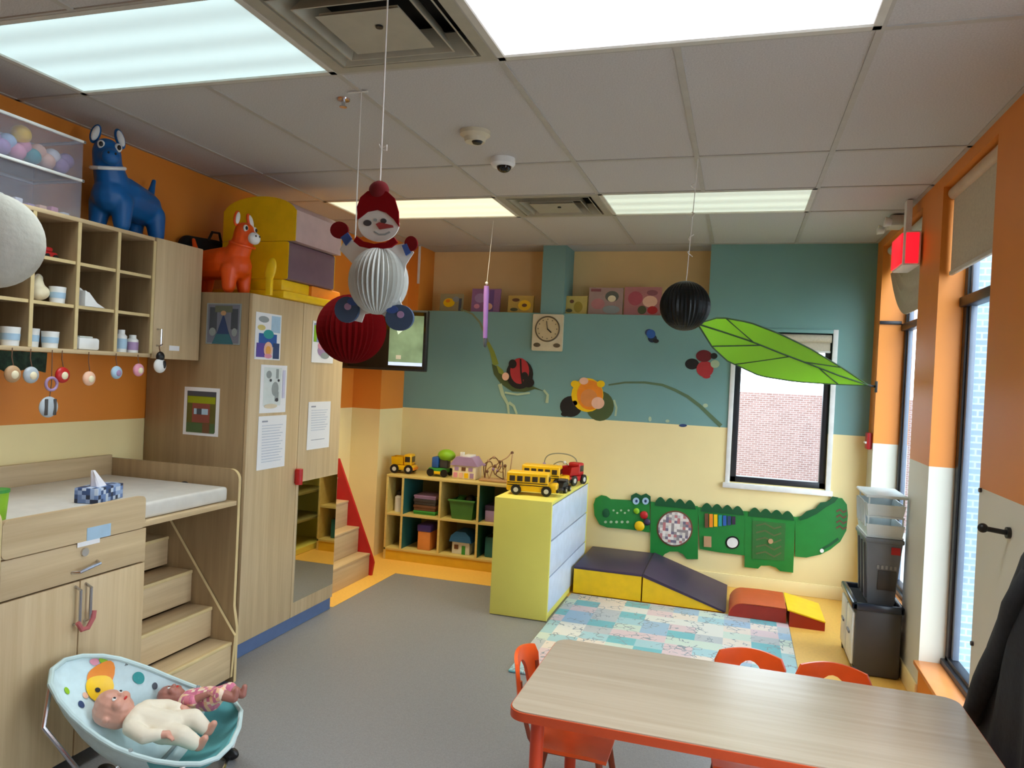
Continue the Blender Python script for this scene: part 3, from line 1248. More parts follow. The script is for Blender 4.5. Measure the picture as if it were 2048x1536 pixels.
for k in range(16):
    y = 2.0195 + 0.0338 * k
    m, nm = balls[(k * 5 + k // 3) % 6]
    for lvl in range(1):
        b = B(m)
        b.sph((-2.842 - 0.012 * (k % 2), y, 2.366 + (0.03 if k % 2 else 0.0)), 0.0335, 18, 12)
        tag(b.done('play_ball'), nm + ' plastic play ball inside the upper clear tub', 'ball', nm + ' play balls in the upper tub')
for k in range(10):
    b = B([M_pink, M_white, M_lilac, M_peach][k % 4])
    y = 2.02 + 0.055 * k
    b.box(-2.86, -2.825, y - 0.017, y + 0.017, 2.151, 2.151 + 0.018 + 0.006 * (k % 3), 0.004)
    nm = ['pink', 'white', 'lilac', 'peach'][k % 4]
    tag(b.done('toy_brick'), 'small ' + nm + ' toy brick lying in the lower clear tub', 'toy brick', nm + ' bricks in the lower tub')


# ------------------------------------------------------------------ hopper animals
def donkey(name, label, mat, M, dark, hoof, yaw=0.0):
    """head towards local +x; yaw turns the head on the neck"""
    t = thing(name, label, 'toy animal', (0, 0, 0), local=True, mat=M)
    RY = Matrix.Rotation(yaw, 3, 'Z')
    PV = V((0.175, 0, 0))

    def H(x, y, z):
        return RY @ (V((x, y, z)) - PV) + PV
    caps = [((-0.2, 0, 0.21), 0.105, (0.03, 0, 0.22), 0.118), ((0.03, 0, 0.22), 0.118, (0.13, 0, 0.2), 0.1)]
    for sx, sy in ((-0.22, 0.06), (-0.22, -0.06), (0.12, 0.06), (0.12, -0.06)):
        caps.append(((sx, sy, 0.17), 0.062, (sx * 1.06, sy * 1.15, 0.045), 0.045))
    caps += [((0.1, 0, 0.24), 0.095, (0.17, 0, 0.36), 0.074), ((0.17, 0, 0.36), 0.074, (0.182, 0, 0.43), 0.072),
             (H(0.17, 0, 0.42), 0.066, H(0.23, 0, 0.395), 0.052)]
    caps += [((-0.27, 0, 0.3), 0.024, (-0.305, 0, 0.40), 0.014)]
    body = blob('body', caps, mat, t, 0.009, 5)
    for s in (-1, 1):
        b = B(mat, M_white)
        R = RY @ Euler((s * 0.28, -0.12, 0)).to_matrix()
        b.use(mat).sph(H(0.165, s * 0.06, 0.518), (0.017, 0.026, 0.058), 14, 10, R)
        b.use(M_white).sph(H(0.178, s * 0.062, 0.518), (0.009, 0.018, 0.046), 12, 8, R)
        b.done('ear', t)
        b = B(M_white, M_black)
        b.use(M_white).sph(H(0.232, s * 0.041, 0.45), (0.014, 0.02, 0.024), 14, 10, RY)
        b.use(M_black).sph(H(0.243, s * 0.044, 0.45), (0.008, 0.011, 0.014), 12, 8, RY)
        b.done('eye', t)
    b = B(hoof)
    b.sph(H(0.272, 0, 0.385), (0.036, 0.047, 0.042), 16, 12, RY)
    mz = b.done('muzzle', t)
    for s in (-1, 1):
        b = B(M_black)
        b.sph(H(0.304, s * 0.017, 0.398), (0.005, 0.006, 0.007), 10, 8, RY)
        b.done('nostril', mz)
    b = B(dark)
    b.tube([V((0.165, 0, 0.345)) + V((0.084 * math.cos(a) * 0.94, 0.082 * math.sin(a), -0.02 * math.cos(a))) for a in [i * PI / 12 for i in range(24)]], 0.0105, closed=True)
    b.done('collar', t)
    return t


p = onX(190, 442, -2.93)
M1 = Matrix.Translation((-2.93, 2.93, CZ1 + 0.001)) @ Matrix.Rotation(math.radians(-76), 4, 'Z') @ Matrix.Scale(0.86, 4)
donkey('hopper_donkey', 'blue rubber hopper donkey with white collar standing on the pigeonhole shelf', pm('blue_rubber', (2, 94, 164), 0.42), M1, M_white, pm('blue_rubber', (2, 94, 164), 0.42), math.radians(42))
WT = 1.922
M2 = Matrix.Translation((-2.73, 3.43, WT + 0.001)) @ Matrix.Rotation(math.radians(-8), 4, 'Z') @ Matrix.Scale(0.78, 4)
donkey('hopper_donkey', 'orange-red rubber hopper donkey with white muzzle standing on the wardrobe', pm('orange_red_rubber', (244, 88, 12), 0.4), M2, pm('orange_red_rubber', (244, 88, 12), 0.4), M_white)

t = soft('dark_bag', 'crumpled black bag standing on the wardrobe behind the orange donkey, against the wall', 'bag',
         [((-3.02, 3.56, WT + 0.13), 0.07, (-3.01, 3.62, WT + 0.25), 0.075), ((-3.035, 3.5, WT + 0.29), 0.055, (-2.99, 3.68, WT + 0.29), 0.06), ((-2.99, 3.56, WT + 0.2), 0.06, (-2.97, 3.68, WT + 0.25), 0.06)], pm('black_cloth', (16, 16, 17), 0.9), (-3.0, 3.64, WT + 0.047))
b = B(M_black)
b.tube([(-2.98, 3.6, WT + 0.33), (-2.97, 3.62, WT + 0.385), (-2.97, 3.68, WT + 0.39), (-2.97, 3.7, WT + 0.34)], 0.008)
b.done('handle', t)


# ------------------------------------------------------------------ soft foam blocks on the wardrobe
def foam_block(name, label, outline, ya, yb, endm, sidem, group='foam blocks on the wardrobe'):
    """outline in X-Z, extruded along Y; end caps one colour, the wrap another"""
    xs = [q[0] for q in outline]
    zs = [q[1] for q in outline]
    t = thing(name, label, 'foam block', ((min(xs) + max(xs)) / 2, (ya + yb) / 2, min(zs)), group)
    b = B(sidem)
    b.poly(outline, (0, ya, 0), X_, Z_, -(yb - ya) + 0.004, -0.004)
    b.done('side_cover', t, angle=40)
    for yy in (ya, yb - 0.006):
        b = B(endm)
        b.poly(outline, (0, yy, 0), X_, Z_, -0.006, 0.0)
        b.done('end_cover', t, smooth=False)
    return t


fb = (-2.98, -2.42, 3.58, 4.22)
b = B(M_yellow)
b.box(-3.05, -2.42, 3.545, 4.24, WT + 0.001, WT + 0.046, 0.012)
tag(b.done('foam_mat'), 'long yellow foam mat lying along the wardrobe top', 'foam mat', 'foam blocks on the wardrobe')
b = B(M_yellow)
b.box(-2.72, -2.46, 3.58, 3.86, WT + 0.047, WT + 0.112, 0.01)
tag(b.done('foam_block'), 'small yellow foam block on the yellow mat under the purple block', 'foam block', 'foam blocks on the wardrobe')
b = B(M_orange2)
b.box(-2.9, -2.45, 3.87, 4.2, WT + 0.047, WT + 0.112, 0.01)
tag(b.done('foam_block'), 'flat orange foam block on the yellow mat right of the small yellow block', 'foam block', 'foam blocks on the wardrobe')
foam_block('foam_block', 'purple foam block with yellow ends under the arched block', rrect(-2.88, -2.44, WT + 0.113, WT + 0.325, 0.012, 2), 3.60, 4.1, M_yellow, pm('dusty_purple_foam', (116, 88, 100), 0.4))
ar = [(-2.88, WT + 0.327), (-2.40, WT + 0.327), (-2.40, WT + 0.50)] + ell(-2.64, WT + 0.48, 0.24, 0.10, 14, 0.2, PI - 0.2) + [(-2.88, WT + 0.50)]
foam_block('arched_foam_block', 'foam block with an arched yellow end and purple side painted paler as if lit, topmost on the wardrobe', ar, 3.60, 4.1, M_yellow, pm('lit_purple_foam', (196, 166, 164), 0.4))  # purple side cover paled, so the highlight is in its colour
b = B(M_yellow)
p = onY(541, 540, 3.42)
b.sph(tuple(p), (0.034, 0.016, 0.066), 18, 14, Euler((0, 0.2, 0)).to_matrix())
b.box(p.x - 0.02, p.x + 0.014, p.y - 0.012, p.y + 0.012, WT + 0.001, p.z - 0.03, 0.004)
tag(b.done('yellow_paddle'), 'upright yellow oval paddle in front of the orange donkey muzzle', 'toy')

# ------------------------------------------------------------------ wardrobe
t = thing('wardrobe', 'tall pale oak wardrobe with two doors, red handle and low mirror', 'wardrobe', (-2.77, 3.78, 0))
b = B(M_woodshade)
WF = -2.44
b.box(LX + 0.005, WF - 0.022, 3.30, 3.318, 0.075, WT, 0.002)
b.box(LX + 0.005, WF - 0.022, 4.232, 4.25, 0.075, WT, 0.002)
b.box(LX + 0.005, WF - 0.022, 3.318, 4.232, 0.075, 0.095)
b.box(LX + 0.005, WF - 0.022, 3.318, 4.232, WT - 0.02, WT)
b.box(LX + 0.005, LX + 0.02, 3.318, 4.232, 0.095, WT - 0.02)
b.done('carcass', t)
b = B(pm('blue_plinth', (92, 116, 160), 0.4))
b.box(LX + 0.02, WF - 0.012, 3.305, 4.245, 0.001, 0.075)
b.done('plinth', t, smooth=False)
b = B(M_wood)
b.box(WF - 0.02, WF, 3.303, 3.776, 0.078, WT - 0.002, 0.003)
b.done('door', t)
b = B(M_wood)
b.box(WF - 0.02, WF, 3.781, 4.248, 0.078, WT - 0.002, 0.003)
d2 = b.done('door', t)
b = B(pm('mirror_glass', (225, 228, 226), 0.02, metal=1.0, noise=(1, 0.0)))
b.box(WF, WF + 0.004, 3.80, 4.238, 0.165, 0.872)
b.done('mirror', d2, 'low mirror panel', smooth=False)
b = B(M_red)
b.cyl((WF + 0.022, 3.772, 0.865), (WF + 0.022, 3.772, 0.955), 0.021, seg=18)
b.box(WF, WF + 0.02, 3.757, 3.787, 0.87, 0.95, 0.004)
b.done('handle', d2, 'red door handle')


# posters on the wardrobe
def px_pic(name, label, cat, plane, val, tl, br, base, layers, group=None):
    if plane == 'X':
        a, c = onX(*tl, val), onX(*br, val)
        return pic(name, label, cat, (val, a.y, c.z), Y_, Z_, abs(c.y - a.y), a.z - c.z, base, layers, group=group)
    a, c = onY(*tl, val), onY(*br, val)
    return pic(name, label, cat, (a.x, val, c.z), X_, Z_, c.x - a.x, a.z - c.z, base, layers, group=group)


M_dg = fl('dark_grey_print', (70, 76, 86))
M_navy = fl('navy_print', (44, 66, 110))
M_pt = fl('dull_teal_print', (52, 108, 120))
M_gr = fl('grey_print', (150, 158, 158))
px_pic('poster', 'blue-toned poster taped near the top of the wardrobe side', 'poster', 'Y', 3.299, (415, 606), (480, 690), M_gr,
       [('r', .5, .5, .92, .94, fl('lilac_grey_print', (120, 122, 138))), ('r', .2, .6, .22, .6, M_dg), ('r', .82, .62, .2, .5, M_dg), ('r', .5, .86, .5, .16, fl('olive_print', (104, 108, 88))),
        ('t', .5, .32, .62, .62, M_pt), ('t', .5, .5, .36, .5, M_navy), ('e', .5, .76, .16, .12, M_tan), ('e', .2, .3, .2, .2, M_gr), ('e', .84, .3, .16, .2, M_gr)])
px_pic('poster', 'white-framed picture with yellow-green bands low on the wardrobe side', 'poster', 'Y', 3.299, (370, 773), (436, 874), M_paper,
       [('r', .5, .5, .82, .84, fl('olive_brown_print', (96, 92, 40))), ('r', .5, .87, .82, .1, M_dg), ('r', .5, .74, .78, .14, fl('lime_print', (150, 160, 20))), ('r', .5, .47, .5, .4, fl('brick_red_print', (140, 72, 62))),
        ('r', .5, .5, .4, .12, M_sky), ('r', .45, .5, .14, .12, M_dg), ('r', .5, .16, .8, .2, fl('dark_green_print', (72, 100, 60))), ('r', .66, .16, .2, .2, M_brown)])
px_pic('poster', 'bright blue and purple poster at the top of the left wardrobe door', 'poster', 'X', WF + 0.001, (512, 623), (559, 721), M_paper,
       [('r', .78, .78, .36, .36, M_sky), ('e', .3, .86, .4, .14, M_gr), ('e', .22, .68, .3, .12, fl('straw_print', (214, 196, 120))), ('r', .48, .42, .7, .28, M_blue), ('e', .5, .55, .4, .2, M_teal2),
        ('r', .22, .2, .34, .3, fl('violet_print', (92, 72, 160))), ('r', .82, .2, .24, .34, M_navy), ('e', .5, .22, .34, .34, M_peach), ('e', .5, .2, .2, .2, fl('amber_print', (240, 170, 80))), ('e', .5, .08, .3, .1, M_pink)])
px_pic('poster', 'black and white line drawing in the middle of the left wardrobe door', 'poster', 'X', WF + 0.001, (522, 729), (570, 824), M_paper,
       [('r', .45, .55, .66, .8, fl('pale_grey_print', (214, 222, 220))), ('e', .3, .8, .2, .16, M_gr), ('r', .62, .82, .1, .2, M_gr), ('e', .55, .5, .26, .3, M_gr), ('r', .62, .34, .14, .2, M_gr), ('r', .88, .6, .1, .6, fl('lilac_pale_print', (204, 202, 226))),
        ('e', .4, .14, .5, .1, fl('buff_print', (220, 206, 180))), ('e', .62, .27, .12, .08, M_black2), ('e', .36, .68, .08, .06, M_black2), ('e', .66, .68, .08, .06, M_black2)])
txt = [('r', .22, .9, .2, .03, M_ink)] + [('r', .5 - .03 * (k % 3), .82 - .052 * k, .74 - .06 * (k % 3), .014, fl('pale_ink', (196, 202, 214))) for k in range(14)]
px_pic('notice', 'printed white text sheet lowest on the left wardrobe door', 'notice', 'X', WF + 0.001, (517, 833), (568, 932), M_paper, txt)
px_pic('notice', 'printed white text sheet alone on the right wardrobe door above the mirror', 'notice', 'X', WF + 0.001, (617, 804), (657, 894), M_paper, txt[:10] + [('r', .45, .2, .6, .012, M_ink)])
px_pic('poster', 'pale poster at the top of the right wardrobe door behind the red paper ball', 'poster', 'X', WF + 0.001, (626, 641), (665, 727), M_paper,
       [('r', .3, .72, .5, .45, fl('blue_grey_print', (140, 150, 190))), ('r', .12, .7, .12, .4, M_lime), ('e', .5, .3, .5, .3, M_lilac), ('e', .6, .18, .4, .16, M_gr), ('e', .4, .42, .3, .2, M_pink)])

# ================================================================== changing table with pull-out stairs
FX = -2.30
t = thing('changing_table', 'pale oak changing table with drawer, two doors and side steps', 'changing table', (-2.7, 2.45, 0))


def side_panel(name, yc, front_bottom):
    b = B(M_wood, M_edge)
    xb = LX + 0.01
    out = [(xb, 0.0), (front_bottom, 0.0), (front_bottom, 0.27)]
    if front_bottom > FX:
        out += [(front_bottom - 0.008, 0.31), (FX, 0.37)]
    out += [(FX, 0.985)] + [(FX - 0.05 + 0.05 * math.cos(a), 0.985 + 0.05 * math.sin(a)) for a in [PI / 2 * i / 6 for i in range(1, 7)]] + [(xb, 1.035)]
    b.use(M_woodshade).poly(out, (0, yc + 0.009, 0), X_, Z_, 0.0, 0.018)
    b.done(name, t)
    bb = B(M_edge)
    pts = out[1:-1]
    P = [[(p[0] + 0.0008, yc - 0.009, p[1]) for p in pts], [(p[0] + 0.0008, yc + 0.009, p[1]) for p in pts]]
    bb.grid(P, 0.0006)
    o = bb.done('edge_band', t)
    return o


side_panel('side_panel', 1.845, FX)
side_panel('side_panel', 3.075, FX + 0.02)
b = B(M_woody)
b.box(LX + 0.01, LX + 0.03, 1.855, 3.065, 0.0, 1.05, 0.002)
b.done('back_panel', t)
b = B(M_woody)
b.box(LX + 0.03, FX - 0.004, 1.855, 3.065, 0.862, 0.884, 0.002)
b.done('top_board', t)
b = B(M_woody)
b.poly(rrect(1.855, 2.475, 0.862, 0.992, 0.02), (FX - 0.02, 0, 0), Y_, Z_, 0.0, 0.022)
b.done('front_rail', t)
b = B(M_wood)
b.box(LX + 0.03, FX - 0.025, 2.472, 2.49, 0.0, 0.862)
b.box(LX + 0.03, FX - 0.025, 1.855, 2.472, 0.05, 0.068)
b.done('cabinet_body', t, smooth=False)
b = B(M_woody)
b.box(FX - 0.022, FX - 0.002, 1.858, 2.488, 0.722, 0.858, 0.003)
dr = b.done('drawer', t)
b = B(M_wood)
b.box(FX - 0.022, FX - 0.002, 1.858, 2.172, 0.06, 0.716, 0.003)
d1 = b.done('door', t)
b = B(M_wood)
b.box(FX - 0.022, FX - 0.002, 2.177, 2.488, 0.06, 0.716, 0.003)
d2 = b.done('door', t)
for yy, dd in ((2.152, d1), (2.198, d2)):
    b = B(M_chrome)
    b.tube([(FX - 0.002, yy, 0.70), (FX + 0.026, yy, 0.69), (FX + 0.026, yy, 0.57), (FX - 0.002, yy, 0.56)], 0.006)
    b.done('handle', dd)
b = B(M_chrome)
b.tube([(FX - 0.002, 2.135, 0.755), (FX + 0.025, 2.145, 0.758), (FX + 0.025, 2.235, 0.772), (FX - 0.002, 2.245, 0.775)], 0.006)
b.cyl((FX - 0.002, 2.185, 0.822), (FX + 0.006, 2.185, 0.822), 0.016)
b.done('handle', dr)
b = B(M_sky)
b.box(FX + 0.002, FX + 0.0035, 2.19, 2.30, 0.862, 0.91)
b.use(M_paper).box(FX + 0.002, FX + 0.0035, 2.15, 2.25, 0.845, 0.862)
b.done('care_label', t, 'pale blue and white paper label', smooth=False)
p = onX(178, 1238, FX + 0.03)
b = B(pm('faded_red_strap', (176, 92, 92), 0.6))
b.tube([(FX + 0.03, 2.14, 0.575), (FX + 0.036, 2.155, 0.545), (FX + 0.036, 2.18, 0.545), (FX + 0.034, 2.205, 0.575), (FX + 0.03, 2.212, 0.60)], 0.009)
tag(b.done('door_lock_strap'), 'faded red child lock strap looped over the changing table door handles', 'lock')

# pull-out stairs: risers face the room, each deeper one higher
ST = thing('pull_out_steps', 'wooden climbing steps sliding out from under the changing table', 'steps', (-2.6, 2.78, 0))
step = [(-2.285, 0.0, 0.205, 3.045), (-2.405, 0.205, 0.36, 3.045), (-2.53, 0.36, 0.525, 3.045), (-2.68, 0.525, 0.675, 3.045)]
prev = None
for k, (sx, za, zb, yb) in enumerate(step):
    b = B(M_woody)
    b.box(sx - 0.016, sx, 2.512, yb, za + (0.03 if k == 0 else 0.012), zb - 0.014, 0.002)
    b.done('riser', ST)
    nx = step[k + 1][0] if k < 3 else sx - 0.2
    b = B(M_edge)
    b.use(M_woody).box(nx - 0.016, sx - 0.012, 2.512, yb, zb - 0.016, zb, 0.002)
    b.use(M_edge).box(sx - 0.012, sx + 0.004, 2.512, yb, zb - 0.016, zb + 0.001, 0.003)
    b.done('tread', ST)
b = B(M_woodshade, M_edge)
o = [(-2.9, 0.03), (-2.285, 0.03), (-2.272, 0.235), (-2.295, 0.262), (-2.69, 0.765), (-2.9, 0.765)]
b.use(M_woodshade).poly(o, (0, 3.062, 0), X_, Z_, 0.0, 0.014)
b.done('side_panel', ST)
b = B(M_edge)
P = [[(x, 3.047, z) for x, z in o[1:-1]], [(x, 3.062, z) for x, z in o[1:-1]]]
b.grid(P, 0.0008)
b.done('edge_band', ST)
b = B(M_woodshade)
b.box(-2.9, -2.305, 2.494, 2.508, 0.03, 0.2)
b.box(-2.9, -2.42, 2.494, 2.508, 0.2, 0.355)
b.box(-2.9, -2.55, 2.494, 2.508, 0.355, 0.52)
b.done('side_panel', ST, smooth=False)
b = B(pm('dark_toe', (44, 46, 60), 0.6))
b.box(-2.86, -2.31, 2.52, 3.04, 0.001, 0.03)
b.done('wheel_base', ST, smooth=False)

b = B(pm('grey_white_vinyl', (212, 208, 200), 0.42))
b.box(LX + 0.035, FX - 0.03, 1.862, 3.03, 0.886, 0.955, 0.014, seg=3)
tag(b.done('changing_mat'), 'thick grey-white vinyl changing pad on the changing table', 'mat')
p = onX(370, 966, -2.36)
b = B(M_black)
q = onY(371, 967, 3.064)
b.sph((q.x, 3.058, q.z), (0.022, 0.012, 0.012))
b.done('knob', bpy.data.objects['changing_table'], 'small black knob')

# tissue box
p = onZ(198, 1000, 0.956)
M = Matrix.Translation((p.x, p.y, 0.956)) @ Matrix.Rotation(0.25, 4, 'Z') @ Matrix.Scale(0.82, 4)
t = thing('tissue_box', 'blue patterned tissue box with a white tissue sticking out', 'tissue box', (0, 0, 0), local=True, mat=M)
b = B(patchwork('tissue_print', [(60, 84, 130), (150, 172, 210), (40, 50, 74), (110, 136, 186), (196, 208, 226)], 0.021, 0.021, False, 0.021))
b.box(-0.06, 0.06, -0.11, 0.11, 0.0005, 0.075, 0.003)
b.done('carton', t)
b = B(pm('soft_tissue', (240, 236, 240), 0.9))
P = []
for i in range(7):
    f = i / 6
    P.append([((0.03 * (1 - f * 0.8)) * math.cos(a) + 0.0, -0.01 - 0.05 * f + 0.045 * (1 - f * 0.9) * math.sin(a) + 0.006 * math.sin(3 * a), 0.074 + 0.085 * f) for a in [2 * PI * k / 12 for k in range(13)]])
b.grid(P, 0.0015)
b.done('tissue', t)
p = onX(3, 985, -2.5)
t = thing('green_cup', 'bright green cup at the left edge on the changing table', 'cup', (-2.5, p.y - 0.02, 0.956))
b = B(M_lime)
b.lathe([(0, 0), (0.032, 0), (0.04, 0.105), (0.037, 0.105), (0.03, 0.004), (0, 0.004)], (-2.5, p.y - 0.02, 0.956), 24)
b.done('body', t)
b = B(M_green)
b.lathe([(0.037, 0.097), (0.042, 0.097), (0.042, 0.108), (0.037, 0.108)], (-2.5, p.y - 0.02, 0.956), 24)
b.done('rim', t)

# ================================================================== baby bouncer
rim_px = [(100, 1370, .445), (104, 1340, .455), (130, 1320, .462), (165, 1312, .462), (205, 1312, .455), (240, 1318, .435), (265, 1326, .41), (300, 1338, .37), (335, 1353, .325),
          (370, 1367, .287), (405, 1380, .26), (440, 1391, .242), (468, 1402, .232), (482, 1422, .226), (478, 1455, .216), (462, 1490, .205), (435, 1516, .20), (400, 1528, .20),
          (355, 1528, .205), (310, 1522, .215), (270, 1511, .23), (230, 1495, .255), (198, 1476, .285), (170, 1455, .32), (142, 1430, .365), (118, 1402, .41)]
rim = [onZ(*q) for q in rim_px]
t = thing('baby_bouncer', 'pale blue animal-print baby bouncer seat with turquoise foot end', 'baby bouncer', (-2.0, 2.2, 0))
n = len(rim)
half = n // 2
# pair points across the seat: index 2.5 is the head end, 13..15 the foot end
far = [rim[i] for i in range(3, 14)]
near = [rim[(3 - 1 - i) % n] for i in range(0, 13)]
near = [rim[i % n] for i in range(2, -11, -1)]


def resample(pts, m):
    d = [0.0]
    for a, c in zip(pts[:-1], pts[1:]):
        d.append(d[-1] + (c - a).length)
    out = []
    for i in range(m):
        s = d[-1] * i / (m - 1)
        k = max(j for j in range(len(d)) if d[j] <= s + 1e-9)
        if k >= len(pts) - 1:
            out.append(pts[-1].copy())
        else:
            out.append(pts[k].lerp(pts[k + 1], (s - d[k]) / (d[k + 1] - d[k])))
    return out


MM = 30
far, near = resample(far, MM), resample(near, MM)


def seat_pt(i, f, extra=0.0):
    g = i / (MM - 1)
    a, c = near[i], far[i]
    p = a.lerp(c, f)
    depth = 0.165 * math.sin(PI * min(1, g * 0.98)) ** 0.8
    return p + V((0, 0, -depth * (1 - abs(2 * f - 1) ** 3) + extra))


P = [[seat_pt(i, j / 14) for j in range(15)] for i in range(MM)]
M_bounce = pm('pale_blue_cotton', (204, 226, 230), 0.9, noise=(30, 0.05))
M_aqua = pm('turquoise_cotton', (104, 178, 182), 0.9, noise=(30, 0.06))
b = B(M_bounce, M_aqua)
k = 21
b.use(M_bounce).grid(P[:k + 1], -0.006)
b.done('seat_fabric', t)
b = B(M_aqua)
b.grid(P[k:], -0.006)
b.done('foot_rest', t, 'turquoise foot end')
b = B(pm('pale_piping', (190, 212, 212), 0.8))
b.tube(rim, 0.009, 8, closed=True)
b.done('piping', t)


def on_seat(px, py, lift=0.004):
    """nearest seat point in the direction of a pixel"""
    best = None
    for i in range(MM):
        for j in range(41):
            p = seat_pt(i, j / 40)
            d = (p - EYE).normalized()
            q = ray(px, py).normalized()
            e = (d - q).length
            if best is None or e < best[0]:
                best = (e, p, i, j / 40)
    return best


def print_patch(px, py, rx, ry, mat, rot=0.0, lift=0.005, pieces=20):
    """a fabric print that follows the seat surface: rx along the seat, ry across it"""
    e, p, i, f = on_seat(px, py)
    du = (seat_pt(min(i + 1, MM - 1), f) - seat_pt(max(i - 1, 0), f)).length / 2
    dv = (seat_pt(i, min(1, f + .05)) - seat_pt(i, max(0, f - .05))).length / 0.1

    def cont(fi, ff):
        fi = max(0.0, min(MM - 1.001, fi))
        ff = max(0.02, min(0.98, ff))
        k = int(fi)
        q = seat_pt(k, ff).lerp(seat_pt(k + 1, ff), fi - k)
        nn = (seat_pt(k + 1, ff) - seat_pt(k, ff)).cross(seat_pt(k, min(0.99, ff + 0.03)) - seat_pt(k, ff - 0.02))
        nn.normalize()
        return q + (nn if nn.dot(EYE - q) > 0 else -nn) * lift
    out = B(mat)
    rr = [[cont(i + math.cos(a) * rx * s / du, f + math.sin(a) * ry * s / dv) for a in [2 * PI * q / pieces for q in range(pieces + 1)]] for s in (0.02, 0.35, 0.7, 1.0)]
    out.grid(rr)
    return out


for (px, py, rx, ry, m, nm) in ((202, 1360, 0.045, 0.05, M_orange2, 'lion_mane_print'), (196, 1376, 0.05, 0.045, M_yellow, 'lion_face_print'), (272, 1352, 0.026, 0.02, M_teal2, 'leaf_print'),
                                (184, 1322, 0.016, 0.012, M_pink, 'flower_print'), (137, 1376, 0.014, 0.011, M_lime, 'dot_print'), (160, 1407, 0.014, 0.011, M_navy, 'star_print'), (210, 1420, 0.02, 0.016, M_yellow, 'dot_print'),
                                (310, 1372, 0.012, 0.012, M_dg, 'dot_print'), (345, 1400, 0.022, 0.016, M_teal2, 'leaf_print'), (212, 1318, 0.014, 0.01, M_lime, 'leaf_print'), (168, 1388, 0.012, 0.01, M_peach, 'flower_print')):
    print_patch(px, py, rx, ry, m, lift=0.003 if nm != 'lion_face_print' else 0.005).done(nm, t)
print_patch(196, 1386, 0.009, 0.009, M_black, lift=0.007).done('lion_eye_print', t)

NL, FLR = near, far


def down(p, z, push=0.0):
    c = (near[15] + far[15]) / 2
    d = V((p.x - c.x, p.y - c.y, 0))
    d.normalize()
    return V((p.x, p.y, z)) + d * push


b = B(M_chrome)
nh, fh = near[6], far[6]
nm, fm = near[13], far[13]
b.tube([tuple(nh + V((0, 0, -0.012))), tuple(down(nh.lerp(nm, 0.5), nh.lerp(nm, 0.5).z - 0.05, 0.07)), tuple(down(nm, 0.16)), tuple(down(nm, 0.06)), tuple(down(nh, 0.03)), tuple(down(near[4], 0.012)),
        tuple(down(far[4], 0.012)), tuple(down(fh, 0.03)), tuple(down(fm, 0.06)), tuple(down(fm, 0.16)), tuple(down(fh.lerp(fm, 0.5), fh.lerp(fm, 0.5).z - 0.05, 0.07)), tuple(fh + V((0, 0, -0.012)))], 0.008)
b.done('rear_frame', t)
b = B(M_chrome)
nf, ff_ = near[25], far[25]
b.tube([tuple(down(nm, 0.06)), tuple(down(near[17], 0.015)), tuple(down(nf, 0.012)), tuple(down(nf.lerp(ff_, 0.5), 0.012, 0.03)), tuple(down(ff_, 0.012)), tuple(down(far[17], 0.015)), tuple(down(fm, 0.06))], 0.008)
b.done('front_frame', t)
b = B(M_white)
b.tube([tuple(nf + V((0, 0, -0.01))), tuple(down(nf, 0.12, 0.03)), tuple(down(nf, 0.02))], 0.010)
b.done('front_strut', t)
b = B(M_white)
b.tube([tuple(ff_ + V((0, 0, -0.01))), tuple(down(ff_, 0.12, 0.03)), tuple(down(ff_, 0.02))], 0.010)
b.done('front_strut', t)
for c in (down(ff_, 0.02), down(nf, 0.02), down(near[4], 0.02), down(far[4], 0.02)):
    b = B(M_black)
    b.sph((c[0], c[1], 0.0245), (0.042, 0.022, 0.024), 14, 10)
    b.done('rubber_foot', t)
b = B(pm('grey_harness', (150, 160, 160), 0.9))
e, pc, ic, fc = on_seat(355, 1478)
b.tube([tuple(seat_pt(ic, j / 10, 0.012)) for j in range(11)], 0.007)
b.done('strap', t)


